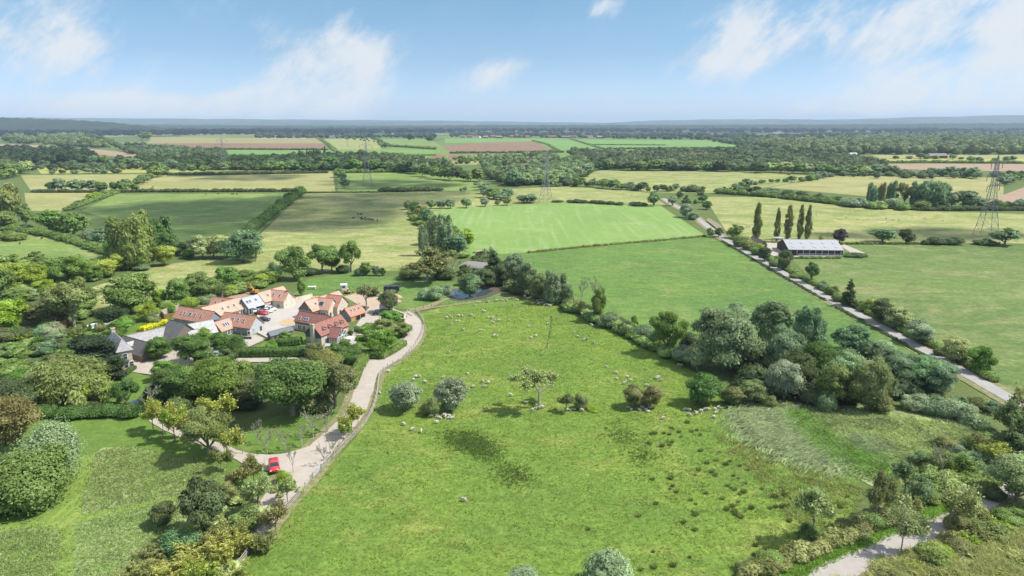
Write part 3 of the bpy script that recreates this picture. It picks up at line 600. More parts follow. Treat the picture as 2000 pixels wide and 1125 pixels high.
# distant hills: rolling ridges with fields on them
def ridge(name, prof, y0, y1, mat, label=None):
    """prof (column, row of the crest); foot at distance y0, crest at y1"""
    NX = 180 if y0 > 9000 else 900; xs = np.linspace(-700, 2700, NX); v = []; rr = np.random.default_rng(int(y0)); wob = np.cumsum(rr.normal(0, .25*math.sqrt(180/NX), NX)); wob -= np.linspace(0, wob[-1], NX)
    rows = 8
    for j in range(rows+1):
        f = j/rows
        for i, x in enumerate(xs):
            cy = np.interp(x, [p[0] for p in prof], [p[1] for p in prof])+wob[i]*.35+(rr.normal(0, .45) if y0 < 9000 else 0); d = ray(x, cy); yy = y0+(y1-y0)*f; hh = CAM_H+d.z/d.y*y1; hh = max(hh, 5); s = f*f*(3-2*f)
            v.append((d.x/d.y*yy, yy, -2+hh*s*(1+.04*math.sin(i*.9+j*2))))
    for i in range(len(xs)): a = v[rows*len(xs)+i]; v.append((a[0]*1.15, a[1]*1.15, -2))
    n = len(xs); f = [(j*n+i, j*n+i+1, (j+1)*n+i+1, (j+1)*n+i) for j in range(rows+1) for i in range(n-1)]
    me = bpy.data.meshes.new(name); me.from_pydata(v, [], f); me.materials.append(mat); me.polygons.foreach_set('use_smooth', [True]*len(me.polygons)); o = mobj(name, me); tag(o, label, kind='structure')
def hillmat(name, c1, c2, sc, fields=True):
    m, nd, lk, bs = newmat(name); pos = nd.new('ShaderNodeNewGeometry').outputs['Position']
    c = mixc(nd, lk, ramp(nd, lk, noise(nd, lk, pos, sc, 8, .7, .4, (1, .6, 3)), .44, .52), c1, c2)
    if fields: c = mixc(nd, lk, ramp(nd, lk, noise(nd, lk, pos, sc*2.2, 6, .65, .5, (1, .5, 3)), .58, .66), c, (.20,.205,.14))
    lk.new(c, bs.inputs['Base Color']); bs.inputs['Roughness'].default_value = .95; bs.inputs['Specular IOR Level'].default_value = .05; return m
ridge('hills', [(-700,228),(0,229),(300,232),(600,234),(900,236),(1180,240),(1290,235),(1450,233),(1650,234),(1720,231),(2000,225),(2700,220)], 9500, 14500, hillmat('far_hills', (.040,.062,.040), (.075,.10,.058), .0014))
ridge('hills', [(-700,238),(100,240),(300,243),(700,246),(1300,244),(1600,243),(2000,240),(2700,238)], 6500, 8600, hillmat('near_hills', (.020,.032,.018), (.030,.046,.024), .003, False))
ridge('hills', [(-700,228),(0,229),(80,231),(150,234),(220,238),(260,243),(400,256),(2700,262)], 4300, 5600, hillmat('wooded_hill', (.022,.036,.019), (.034,.05,.024), .004, False))
# drifting clouds high above, whose shadows lie on the fields
m, nd, lk, bs = newmat('cloud'); bs.inputs['Base Color'].default_value = (.9, .9, .92, 1); bs.inputs['Roughness'].default_value = 1; tr = nd.new('ShaderNodeBsdfTransparent'); mx = nd.new('ShaderNodeMixShader'); mx.inputs[0].default_value = .17
lk.new(bs.outputs[0], mx.inputs[2]); lk.new(tr.outputs[0], mx.inputs[1]); lk.new(mx.outputs[0], nd['Material Output'].inputs[0]); CLOUDM = m
def cloud(poly, hgt=900, seed=1, label='', lat=1.0):
    """a cloud over the stretch of country that lies in its shade"""
    rr = np.random.default_rng(seed); W3 = [P(*p) for p in poly]; pl = [(q.x, q.y) for q in W3]; xs = [q[0] for q in pl]; ys = [q[1] for q in pl]; V, F = [], []; off = 0; sh = S*(hgt/S.z); k = 0; n = 0
    R0 = max(12, .10*math.sqrt((max(xs)-min(xs))*(max(ys)-min(ys))))
    N_ = int(min(150, 26+(max(xs)-min(xs))*(max(ys)-min(ys))/(R0*R0)*.9))
    while n < N_ and k < 9000:
        k += 1; x, y = rr.uniform(min(xs), max(xs)), rr.uniform(min(ys), max(ys))
        if not inside(x, y, pl): continue
        r = R0*rr.uniform(.5, 1.3); v = ICO2[0]*np.array([r, r, r*.3])+np.array([x+sh.x, y+sh.y, hgt+rr.uniform(0, 12)]); V.append(v); F.append(ICO2[1]+off); off += len(v); n += 1
    o = mobj('cloud', npmesh('cloud', np.concatenate(V), [np.concatenate(F)], CLOUDM, smooth=True)); tag(o, label, 'cloud', 'drifting clouds overhead', 'structure')
CL = [[(170,408),(300,396),(480,390),(560,383),(585,384),(560,405),(510,455),(470,470),(350,470),(240,440)], [(545,380),(700,378),(900,376),(930,382),(800,402),(800,420),(740,440),(640,455),(540,450),(540,420)], [(1570,458),(1680,450),(1780,447),(2010,448),(2010,462),(1850,470),(1640,468)],
      [(-10,285),(90,286),(180,298),(215,315),(150,325),(-10,325)], [(1120,485),(1300,480),(1400,500),(1500,540),(1350,545),(1180,520)], [(650,352),(780,350),(900,360),(860,371),(680,371)], [(1370,640),(1560,620),(1720,690),(1750,740),(1500,745),(1380,720)],
      [(-200,244),(500,246),(520,262),(100,262),(-200,268)], [(700,252),(1000,250),(1300,251),(1700,253),(1980,250),(1900,262),(1500,262),(900,258)], [(350,342),(600,341),(560,352),(380,353)], [(560,440),(700,450),(730,470),(600,475)]]
for i, c in enumerate(CL):
    if i not in (3, 4, 6, 7, 8, 10): cloud(c, 700, i+3, 'thin grey white cloud drifting high over the fields')
# ---------------------------------------------------------------- trees
trees('around the mown path fork at lower left', [(58,1018,160,150,'bush','mid'),(100,965,115,130,'bush','silver'),(15,905,110,130,'round','olive'),(5,840,110,100,'round','dark')])
tree(142,808,150,113,'weeping','olive','broad weeping willow with drooping olive foliage beside the lawn'); tree(178,800,74,68,'round','lime','bright yellow-green maple in front of the weeping willow')
tree(184,740,92,84,'cedar','conifer','dark spreading yew left of the old stone house'); tree(226,745,46,50,'cedar','conifer','smaller dark yew against the front of the stone house')
tree(249,800,50,60,'openround','deep','small dark round tree on a thin trunk by the garden pond'); tree(292,814,54,64,'bare','grey','grey leafless tree beside the small garden pond')
tree(312,708,50,50,'round','deep','round sycamore in front of the timber barns'); tree(382,716,76,62,'oak','deep','large sycamore standing on the gravel before the slate barn')
trees('between cottages and gravel drive', [(405,690,42,45,'round','green'),(432,694,44,46,'dense','deep'),(465,699,36,44,'cypress','deep'),(446,720,34,38,'round','dark'),(395,668,45,30,'round','green')])
trees('in the grove below the gravel drive', [(325,750,50,45,'round','green'),(338,795,74,82,'round','deep'),(372,800,76,90,'round','mid'),(430,808,100,100,'round','green'),(470,770,60,68,'round','mid'),(420,745,70,50,'oak','green'),(480,800,60,60,'round','bronze'),(350,820,50,55,'bush','bronze')])
tree(572,815,142,118,'oak','deep','largest deep green oak by the winding drive'); tree(655,800,84,100,'openround','brown','olive brown tree between big oak and the drive'); tree(638,738,68,54,'round','olive','low olive tree behind the clipped garden hedge'); tree(612,812,70,50,'bush','brown','brown thicket under the big oak beside the drive')
trees('in the avenue of young trees by the track', [(300,845,48,68,'airy','yellow'),(320,852,52,70,'airy','yellow'),(342,866,60,76,'airy','yellow'),(372,874,62,72,'airy','yellow'),(408,895,92,104,'openround','olive'),(445,902,60,70,'airy','yellow'),(420,835,78,66,'airy','yellow')])
trees('along the drive by the lower lawn', [(522,888,42,56,'bare','grey'),(557,882,46,50,'bare','grey'),(590,876,42,50,'bare','grey'),(612,857,50,68,'bare','grey'),(640,846,48,62,'bare','grey'),(573,925,26,62,'bare','grey'),(633,912,28,56,'bare','grey'),(658,898,26,48,'bare','grey'),(688,852,58,62,'airy','yellow'),(475,888,34,60,'bare','grey'),(672,862,30,40,'airy','lime'),(505,870,34,50,'bare','grey'),(645,886,26,50,'bare','grey'),(700,838,28,50,'bare','grey')])
tree(397,1050,88,108,'openround','dark','dark olive tree rising from the scrub at lower left'); tree(320,1035,52,52,'round','dark','small dark bush left of the dark olive tree'); tree(445,992,40,50,'round','olive','small leaning yellowish tree beside dark olive tree')
trees('in the lower scrub beside the drive', [(452,1120,120,92,'spiky','yellow'),(350,1150,150,78,'spiky','yellow'),(270,1160,90,60,'spiky','olive'),(506,1008,66,80,'airy','pale'),(540,1048,66,66,'airy','olive'),(474,968,58,62,'airy','olive'),(562,986,50,54,'airy','pale'),(420,1075,90,58,'spiky','olive'),(512,1092,56,56,'spiky','olive'),(480,1050,60,58,'bush','mid'),(395,1165,100,80,'spiky','lime'),(460,1185,90,90,'spiky','yellow'),(432,925,46,50,'airy','olive'),(497,950,46,62,'airy','olive'),(555,952,34,34,'bush','lime'),(355,1090,70,56,'bush','blue'),(300,1110,80,50,'spiky','olive')])
tree(1185,1188,112,98,'willow','silver','silvery leaved shrub top at the bottom edge of the pasture'); tree(1022,1170,66,58,'willow','silver','small silvery shrub tip left of the larger bottom edge shrub'); 
tree(790,811,64,64,'willow','silver','left of two round silvery willows standing in the pasture'); tree(883,812,64,70,'willow','silver','right round silvery willow with sheep lying beneath it'); tree(842,816,36,44,'bush','brown','brown hawthorn bush tucked beside the right round willow')
tree(1053,800,112,86,'sparse','pale','half bare old oak alone in the pasture with sheep below'); tree(1106,806,40,38,'airy','brown','left thin hawthorn beside the half bare oak'); tree(1136,804,30,38,'bush','brown','right thin hawthorn beside the half bare oak'); tree(1158,806,30,12,'bush','lime','low green nettle clump right of the two hawthorns')
tree(1240,803,46,52,'round','olive','left dome of the twin hawthorn in mid pasture'); tree(1270,803,46,52,'round','olive','right dome of the twin hawthorn in mid pasture'); tree(1372,802,72,74,'dense','deep','dense dark oak at the corner of the wood with sheep below')
trees('between dark oak and willow wood', [(1428,797,48,44,'round','brown'),(1468,797,58,54,'round','brown'),(1500,800,30,30,'bush','olive')])
trees('in the belt left of the pale field', [(797,410,20,20,'round','blue'),(810,417,24,24,'round','mid'),(822,430,30,30,'round','olive'),(833,440,30,34,'round','blue'),(845,458,32,34,'round','olive'),(850,478,44,60,'columns','blue'),(872,492,46,72,'columns','blue'),(892,500,40,46,'round','blue'),(906,488,42,42,'round','lime'),(826,500,26,62,'columns','blue'),(884,478,34,40,'round','mid')])
tree(835,553,110,74,'sparse','olive','broad open crowned tree with bare trunk above the paddock'); trees('under the open crowned tree', [(800,548,48,30,'bush','brown'),(868,548,50,32,'bush','dark'),(850,545,46,46,'airy','brown'),(885,540,34,60,'bare','grey')])
tree(830,588,28,31,'bush','silver','left silvery willow bush above the wire fence'); tree(852,589,36,34,'bush','silver','right silvery willow bush above the wire fence'); tree(870,578,22,25,'bush','silver','small silvery bush left of the pond'); tree(918,584,46,48,'willow','blue','round willow on the bank of the pond')
trees('behind the pond', [(905,560,30,24,'bush','mid'),(948,568,40,44,'round','dark'),(966,545,44,58,'conifer','dark'),(985,562,36,54,'round','dark'),(1004,560,48,66,'round','blue'),(1030,580,44,68,'round','blue'),(1052,588,34,56,'round','brown'),(938,516,14,18,'bush','dark'),(930,512,12,12,'bush','dark'),(955,508,30,26,'spiky','blue')])
trees('in the hedge line above the sheep pasture', [(1084,594,54,68,'columns','blue'),(1108,598,24,44,'round','blue'),(1136,598,30,62,'bare','grey'),(1164,600,38,62,'bare','grey'),(1168,632,30,70,'round','mid'),(1118,606,40,32,'bush','brown'),(1142,618,36,30,'bush','dark'),(1165,632,42,30,'bush','blue'),(1190,642,50,34,'bush','blue'),(1225,658,44,30,'bush','dark'),(1238,645,15,30,'round','green'),(1258,668,52,34,'bush','blue'),(1215,636,22,18,'bush','mid'),(1286,682,44,44,'round','blue'),(1095,592,30,30,'bush','dark')])
tree(1303,694,68,86,'openround','green','tall open crowned tree at the end of the pasture hedge'); 
trees('in the willow wood right of the pasture', [(1333,716,46,40,'willow','silver'),(1362,730,52,54,'willow','silver'),(1412,738,128,132,'willow','blue'),(1502,680,78,88,'willow','blue'),(1572,692,78,94,'columns','blue'),(1345,690,44,44,'bush','dark'),(1525,745,82,104,'willow','blue'),(1665,696,70,58,'willow','blue'),(1600,750,76,82,'round','deep'),(1530,790,74,86,'willow','silver'),(1560,770,70,80,'round','dark'),(1626,806,66,100,'round','mid'),(1655,770,66,84,'willow','silver'),(1692,815,76,116,'willow','brown'),(1745,764,80,78,'willow','blue'),(1790,768,74,76,'willow','blue'),(1826,774,74,74,'willow','blue'),(1715,706,50,42,'willow','silver'),(1700,760,60,56,'round','silver'),(1470,760,60,60,'bush','dark'),(1590,800,60,50,'bush','dark'),(1450,730,56,60,'bush','dark'),(1720,812,46,44,'bush','olive'),(1612,812,36,50,'bush','blue'),(1440,650,60,56,'willow','silver'),(1590,660,40,44,'willow','blue'),(1735,795,40,60,'airy','brown')])
row('in the silvery thicket below the willows', [(1775,805),(1830,815),(1880,830),(1915,850),(1925,858)], 13, 42, 34, ('bush','bush','spiky'), ('silver','blue','silver'), 7)
row('above the lane corner at right', [(1850,790),(1900,800),(1960,810),(1995,830)], 8, 34, 24, ('bush','spiky','airy'), ('silver','olive','blue'), 9)
trees('at the right edge by the marsh', [(1965,890,66,110,'airy','brown'),(1992,870,60,116,'airy','olive'),(1990,912,80,70,'round','dark'),(1984,1006,110,112,'round','pale'),(1940,985,40,40,'bush','dark')])
row('in the thicket above the lower lane', [(1790,915),(1850,930),(1910,925),(1965,895)], 17, 46, 36, ('bush','spiky','round','airy'), ('olive','mid','mid','yellow','blue'), 11)
row('in the marsh scrub', [(1830,880),(1870,892),(1930,880),(1955,870)], 8, 44, 30, ('bush','bush','spiky'), ('olive','mid','silver'), 12)
trees('beside the lower lane', [(1585,1062,84,114,'airy','pale'),(1706,1036,46,120,'airy','olive'),(1728,1015,50,84,'airy','brown'),(1760,1078,78,106,'airy','pale'),(1852,1042,92,114,'airy','pale'),(1765,975,70,74,'airy','blue'),(1838,930,50,62,'bare','grey'),(1705,1040,50,44,'bush','mid'),(1580,1066,50,40,'bush','deep'),(1870,1046,50,42,'bush','olive'),(1800,985,50,50,'bush','blue'),(1816,990,42,32,'bush','mid'),(1890,1020,70,46,'bush','olive')])
row('on the verge left of the lower lane', [(1440,1132),(1520,1108),(1600,1082),(1660,1056),(1720,1030),(1790,998)], 13, 52, 34, ('bush','bush','spiky'), ('olive','brown','mid'), 14)
row('along the field side of the lower lane', [(1710,1160),(1780,1124),(1860,1090),(1940,1054),(1998,1018)], 14, 54, 34, ('bush','bush','spiky'), ('olive','lime','mid'), 15)
trees('beside the long lane', [(1387,464,16,20,'round','green'),(1403,464,17,20,'round','dark'),(1435,468,32,30,'round','mid'),(1447,484,36,26,'bush','mid'),(1462,490,30,22,'bush','olive'),(1493,512,30,30,'round','dark'),(1476,500,22,18,'bush','mid'),(1529,530,32,44,'round','bronze'),(1512,522,20,18,'bush','blue'),(1583,553,27,40,'openround','deep'),(1606,568,26,20,'bush','blue'),(1624,578,26,22,'bush','mid'),(1657,599,31,56,'conifer','dark'),(1640,592,30,24,'bush','mid'),(1696,612,30,30,'round','yellow'),(1718,634,46,50,'round','dark'),(1752,650,54,50,'round','pale'),(1798,678,58,54,'round','silver'),(1864,716,56,58,'round','pale'),(1913,736,48,62,'round','green'),(1838,698,30,18,'bush','dark'),(1680,606,22,18,'bush','dark'),(1555,545,26,14,'bush','mid')])
tree(1340,426,26,30,'willow','silver','silvery willow touching the left side of the far lane'); tree(1276,404,24,28,'willow','blue','grey round willow at the top corner of the pale green field'); tree(1313,403,17,20,'willow','silver','small silvery tree by the far lane near its bend')
trees('on the rough strip right of the far lane', [(1340,398,18,18,'conifer','deep'),(1372,396,20,16,'round','deep'),(1380,410,22,18,'round','deep'),(1358,398,9,9,'bush','deep'),(1327,388,14,14,'round','deep'),(1368,382,16,10,'bush','dark'),(1352,430,24,18,'bush','blue')])
for i, (x, b, w_, h_, l) in enumerate([(1477,467,20,70,'broadest lombardy poplar standing apart at the left of the barn row'),(1516,471,13,64,'slimmest lombardy poplar second from the left by the barn'),(1538,468,19,66,'middle lombardy poplar behind the white roofed barn'),(1561,468,15,67,'fourth lombardy poplar from the left behind the barn'),(1576,468,15,67,'rightmost lombardy poplar behind the barn')]): tree(x, b, w_, h_, 'poplar', 'olive', l, 'lombardy poplars behind the barn')
tree(1639,477,29,31,'round','purple','dark purple leaved tree behind the right end of the barn'); tree(1724,477,50,32,'round','blue','wide grey green tree on the ditch right of the barn'); tree(1769,477,32,31,'dense','dark','round dark tree on the ditch right of the barn'); tree(1962,480,52,33,'openround','blue','spreading tree right of the tall pylon foot'); tree(1924,481,40,15,'bush','dark','low dark bush at the foot of the tall pylon'); tree(1604,470,10,12,'bush','yellow','tiny yellowish sapling behind the barn'); tree(1670,504,44,11,'bush','dark','low dark bush at the right corner of the barn'); tree(1483,489,18,14,'bush','lime','small bright bush left of the barn yard')
hedge([(1798,477),(1835,478),(1870,477)], 6, 3.4, 'dark', 'low dark hedge on the ditch between barn and pylon')
trees('in the copse right of the barn field', [(1650,403,30,18,'bush','silver'),(1675,406,40,22,'bush','silver'),(1700,400,24,44,'columns','blue'),(1718,398,22,42,'columns','olive'),(1738,396,26,44,'columns','blue'),(1765,402,34,44,'openround','olive'),(1712,410,34,20,'bush','pale'),(1742,408,30,22,'bush','silver'),(1762,412,28,18,'bush','mid'),(1790,404,34,50,'columns','blue'),(1815,410,52,60,'willow','blue'),(1838,406,30,50,'willow','blue'),(1858,408,28,34,'round','silver'),(1888,410,42,38,'round','blue'),(1875,388,24,16,'round','mid'),(1800,411,40,22,'bush','mid'),(1840,410,30,18,'bush','dark')])
tree(262,524,96,112,'columns','mid','huge clump of black poplars rising above the left meadow'); trees('around the black poplar clump', [(318,492,46,70,'columns','deep'),(335,498,34,44,'round','deep'),(322,522,44,46,'round','yellow'),(202,482,38,40,'round','blue'),(222,505,34,44,'round','mid'),(232,532,30,40,'round','yellow'),(345,500,28,28,'bush','bronze'),(250,528,36,18,'bush','mid'),(278,530,34,16,'bush','blue'),(368,506,26,20,'bush','green')])
trees('behind the paddock left of the far pasture', [(366,502,26,34,'round','dark'),(396,508,46,50,'round','pale'),(418,506,40,44,'round','pale'),(443,508,52,50,'round','pale'),(478,518,76,68,'round','blue'),(500,505,26,40,'round','pale'),(540,540,30,30,'bush','blue')])
tree(575,552,62,74,'round','mid','pyramidal tree rising behind the new houses'); trees('along the bank above the paddock', [(630,534,50,56,'openround','mid'),(648,532,34,54,'round','mid'),(686,532,40,60,'openround','mid'),(704,540,26,20,'bush','blue'),(716,540,25,28,'round','mid'),(735,540,18,22,'round','blue'),(747,540,14,18,'round','dark'),(670,535,30,22,'bush','dark'),(605,540,36,22,'bush','dark')])
trees('at the far left edge', [(18,440,52,82,'round','olive'),(8,452,50,40,'round','mid'),(52,442,30,46,'round','mid'),(97,454,54,46,'round','mid'),(146,466,56,52,'round','mid'),(10,470,50,20,'bush','mid'),(32,472,40,18,'bush','mid'),(175,474,30,30,'bush','blue'),(120,452,40,20,'bush','dark')])
trees('in the belt below the left meadow', [(18,578,80,66,'round','lime'),(66,570,62,56,'round','lime'),(-5,590,70,70,'round','mid'),(112,560,56,56,'round','mid'),(152,556,58,58,'round','green'),(206,540,46,34,'round','yellow'),(180,552,44,40,'round','green'),(40,600,50,40,'round','mid'),(90,575,40,30,'round','lime'),(165,545,60,24,'bush','dark')])
tree(145,640,86,94,'openround','olive','tall open olive tree above the left garden'); tree(255,618,102,80,'round','mid','broad rounded tree beside the paddock above the slate barns'); trees('in the old garden at left', [(100,640,90,56,'round','bronze'),(20,648,74,62,'round','lime'),(55,592,40,30,'round','silver'),(290,632,44,42,'round','lime'),(300,640,30,30,'bush','brown'),(250,640,30,26,'round','green'),(235,655,44,32,'round','green'),(30,600,50,36,'round','mid'),(62,625,36,28,'bush','dark'),(196,650,20,22,'bush','olive'),(228,662,30,24,'bush','green')])
trees('behind the timber fence of the new houses', [(350,600,44,58,'round','mid'),(388,592,56,62,'round','mid'),(418,588,46,44,'round','mid'),(444,570,50,52,'round','mid'),(478,562,54,36,'round','mid'),(370,604,34,30,'bush','lime'),(405,596,34,22,'bush','silver'),(510,560,34,26,'round','lime'),(530,556,34,26,'round','mid'),(330,612,30,26,'bush','green'),(312,600,30,36,'round','lime'),(460,576,40,20,'bush','lime'),(522,548,40,22,'round','mid')])
tree(590,580,18,36,'round','mid','slim young tree behind the new houses'); tree(716,606,54,48,'sparse','brown','open branched tree left of the brown tree by the garage'); tree(760,612,44,44,'oak','brown','brown leaved tree beside the parked dark car')
rr = random.Random(77); its = []
for i in range(46):
    x = rr.uniform(-5, 150); y = rr.uniform(655, 770)
    if x > 70+(770-y)*.8: continue
    its.append((x, y, rr.uniform(22, 52), rr.uniform(16, 34), rr.choice(('bush','bush','round','spiky')), rr.choice(('mid','lime','dark','blue','green','silver','bronze'))))
trees('in the shrubbery at the left edge', its)
row('under the weeping willow hedge', [(70,808),(140,812),(200,812),(280,810)], 7, 40, 22, ('bush',), ('dark','green'), 21)
trees('in the red roofed house garden', [(745,700,58,56,'round','green'),(722,672,30,28,'round','mid'),(755,668,52,44,'round','olive'),(787,662,36,32,'round','mid'),(530,690,26,26,'bush','green'),(558,670,26,24,'round','mid'),(612,702,40,32,'round','bronze'),(673,680,26,18,'dense','green'),(653,681,14,12,'dense','green'),(697,686,24,20,'bush','mid'),(685,658,12,14,'dense','dark'),(698,650,14,14,'dense','green'),(733,650,30,18,'bush','mid'),(762,640,46,34,'round','green'),(705,668,20,12,'bush','green'),(715,655,16,10,'bush','green')])
# rows of hedgerow trees farther out
row('in the hedge above the far left meadow', [(0,352),(30,346),(55,340)], 5, 28, 24, ('round',), ('pale','mid'), 31)
row('in the dark hedge of the tan field', [(92,376),(150,374),(190,375),(225,374),(270,374)], 9, 24, 22, ('round','round','oak'), ('mid','blue','deep'), 32)
row('in the hedge climbing beside the tan field', [(245,372),(275,362),(300,350),(325,340)], 9, 24, 20, ('round',), ('blue','mid'), 33)
row('on the strip beyond the tan field', [(95,342),(128,340),(170,338),(205,340),(240,338)], 7, 16, 10, ('round','bush'), ('dark','blue'), 34)
row('in the long hedge beside the shaded pasture', [(486,458),(510,440),(535,416),(560,395),(590,376)], 16, 17, 15, ('bush','bush','round'), ('mid','blue','deep'), 35)
row('in the short hedge of the left tan field', [(140,408),(165,396),(195,386),(225,376)], 8, 14, 10, ('bush','round'), ('blue','mid','lime'), 36)
row('beyond the hay field', [(345,338),(420,336),(500,336),(590,334),(640,332)], 14, 22, 16, ('round','round','oak'), ('mid','blue','dark'), 37)
row('along the spur beside the far pylon', [(660,345),(668,352),(672,362),(676,372)], 6, 18, 16, ('round',), ('mid','blue'), 38)
row('on the edge of the hamlet', [(770,336),(800,338),(850,350),(900,354),(935,356)], 13, 24, 22, ('round','round','openround'), ('blue','mid','dark'), 39)
row('around the stream above the pale green field', [(930,362),(945,376),(952,388),(985,394),(1000,380)], 9, 24, 20, ('round',), ('silver','blue','mid'), 40)
trees('standing along the top of the pale green field', [(842,408,18,18,'round','blue'),(862,408,20,18,'round','blue'),(880,408,20,20,'round','blue'),(911,407,22,20,'round','blue'),(948,404,20,18,'willow','silver'),(971,402,11,11,'round','brown'),(990,402,20,18,'round','mid'),(1030,398,40,20,'round','blue'),(1088,396,22,6,'bush','dark'),(908,374,12,10,'round','blue'),(900,373,6,6,'bush','dark')])
row('in the hedge north of the far pasture', [(1060,365),(1110,364),(1150,366),(1210,371),(1260,374)], 15, 20, 15, ('round','bush','round'), ('blue','mid','dark'), 41)
row('around the lane bend', [(1262,376),(1300,374),(1340,374),(1380,374)], 9, 16, 13, ('round','bush'), ('dark','mid','blue'), 42)
row('in the hedge before the right hay field', [(1410,376),(1450,378),(1500,384),(1560,388),(1640,398)], 20, 22, 15, ('round','bush'), ('blue','mid','dark'), 43)
row('between the lane and the copse', [(1425,366),(1470,362),(1510,358),(1580,354),(1630,344)], 14, 18, 12, ('round','bush'), ('blue','mid'), 44)
row('along the right hay field', [(1640,340),(1700,342),(1750,343)], 9, 24, 18, ('round',), ('blue','mid'), 45)
row('beyond the right hay field', [(1810,340),(1840,346),(1880,346),(1915,352)], 8, 24, 20, ('round',), ('silver','blue'), 46)
row('beside the pink field', [(1955,366),(1975,356),(2000,350)], 6, 24, 18, ('round',), ('blue','mid'), 47)
row('in the hedge behind the tall pylon', [(1905,408),(1940,408),(1970,408),(2000,410)], 8, 20, 15, ('bush','round'), ('mid','dark','blue'), 48)
row('by the far golden field', [(1740,312),(1800,310),(1860,311),(1910,316),(1990,312)], 12, 14, 9, ('round','bush'), ('blue','dark','mid'), 49)
trees('by the far plantation', [(586,312,6,22,'poplar','dark'),(600,312,5,22,'poplar','dark'),(614,312,6,22,'poplar','dark'),(635,306,6,20,'poplar','dark'),(802,276,14,16,'round','dark'),(285,274,24,18,'round','mid'),(840,278,16,14,'round','dark')])
row('on the near bank of the hamlet woods', [(1000,364),(1040,362),(1090,358),(1145,345)], 14, 30, 24, ('round','round','oak'), ('pale','blue','mid','silver'), 50)
row('in the valley behind the far pasture', [(1160,332),(1230,333),(1300,334),(1370,334),(1440,336),(1500,338)], 24, 26, 19, ('round','oak'), ('blue','mid','dark'), 51)
row('in the valley wood edge at right', [(1500,338),(1560,340),(1620,342),(1700,343)], 14, 28, 20, ('round',), ('pale','blue','mid'), 52)
row('on the valley floor at left', [(180,322),(240,326),(300,330),(340,328),(420,330),(470,332)], 18, 20, 15, ('round','oak'), ('mid','dark','blue'), 53)
row('in the middle valley', [(480,334),(540,332),(600,334),(650,330),(700,334),(745,336)], 18, 26, 19, ('round','oak'), ('mid','dark','deep'), 54)
# ---------------------------------------------------------------- woods
wood([(-400,247),(560,249),(1500,249),(2400,246),(2400,258),(1500,259),(1000,258),(500,263),(-400,272)], 5200, 34, (.018,.030,.022), 'distant forest along the whole horizon, coloured dark for cloud shade', 1, hgt=22)  # cloud shade over this forest is put into its dark colour
wood([(10,266),(60,258),(120,258),(170,266),(222,281),(215,291),(90,285),(12,280)], 420, 20, (.15,.20,.075), 'green wood above the pale soil strip', 2, hgt=17); wood([(-30,293),(90,294),(165,302),(198,318),(60,321),(-30,321)], 420, 13, (.05,.08,.032), 'wood below the pale soil strip, coloured dark for cloud shade', 3, hgt=12)  # lower wood has cloud shade put into its colour; upper is plain green
wood([(215,283),(330,292),(430,298),(445,314),(300,314),(250,300)], 340, 14, 'far', 'wood between the soil strip and the stubble field', 4, hgt=11); wood([(300,314),(500,312),(650,302),(690,322),(690,334),(300,332),(180,322)], 620, 11, (.070,.110,.042), 'valley wood left of the plantation', 5, hgt=9)
wood([(500,262),(850,264),(850,270),(500,270)], 300, 20, (.075,.11,.06), 'wood behind the stubble field', 6, hgt=13); wood([(880,262),(1450,264),(1480,272),(1400,274),(1130,270),(880,268)], 520, 20, (.075,.11,.06), 'wood behind the village roofs', 7, hgt=14)
wood([(650,306),(760,304),(870,326),(900,345),(760,336),(690,332)], 320, 11, (.12,.17,.07), 'wood around the far pylon', 8, hgt=9); wood([(940,318),(1050,306),(1150,318),(1160,340),(1120,356),(1040,362),(980,362),(950,345)], 420, 11, (.17,.23,.10), 'pale wood around the hamlet', 9, hgt=9.5)
wood([(1095,299),(1250,297),(1400,295),(1500,288),(1560,300),(1720,320),(1730,336),(1500,334),(1180,332),(1150,318)], 1300, 13, 'far', 'broad valley wood right of the hamlet', 10, hgt=10); wood([(1470,275),(1650,272),(1790,262),(1900,256),(2040,254),(2040,302),(1850,303),(1560,302),(1490,292)], 1900, 18, (.165,.210,.092), 'wooded hill at the right', 11, hgt=16)
wood([(1760,262),(1900,257),(2100,250),(2100,258),(1800,266)], 240, 24, (.05,.08,.04), 'dark wood behind the wooded hill', 12, hgt=16); wood([(640,270),(735,271),(760,285),(748,292),(735,278)], 40, 10, 'dark', 'scattered trees between far fields', 13, hgt=8); wood([(1380,276),(1480,272),(1500,280),(1470,288)], 90, 16, 'far', 'trees at the end of the long crop field', 14, hgt=12)
wood([(830,316),(1000,300),(1080,300),(1080,318),(1000,316),(880,322)], 80, 9, 'mid', 'scattered trees beside the far brown field', 15, hgt=7); wood([(60,640),(120,600),(190,590),(180,615),(110,655)], 20, 4, 'mid', 'garden undergrowth behind the brick wall', 16, name='undergrowth', hgt=2.5)
wood([(1090,600),(1200,648),(1300,700),(1340,712),(1290,672),(1180,625)], 90, 3.6, 'mid', 'undergrowth of the pasture hedge line', 17, name='undergrowth', hgt=2.4); wood([(1440,775),(1700,795),(1780,775),(1840,755),(1700,700),(1500,700)], 110, 6, (.05,.08,.035), 'undergrowth of the willow wood', 18, name='undergrowth', hgt=3.2)
wood([(300,790),(490,800),(520,760),(480,720),(330,740)], 90, 5, (.05,.08,.03), 'undergrowth of the grove', 19, name='undergrowth', hgt=2.5); wood([(795,420),(860,500),(915,505),(860,450),(820,410)], 60, 5, 'mid', 'undergrowth of the tree belt', 20, name='undergrowth', hgt=3)
wood([(330,1180),(420,1010),(480,960),(590,960),(530,1020),(470,1110),(440,1180)], 110, 1.6, 'pale', 'brambles around the scrub beside the drive', 21, name='brambles', hgt=1.2); wood([(-10,690),(60,665),(150,665),(150,690),(60,760),(-10,790)], 110, 3.0, 'mid', 'undergrowth of the shrubbery', 22, name='undergrowth', hgt=1.6)
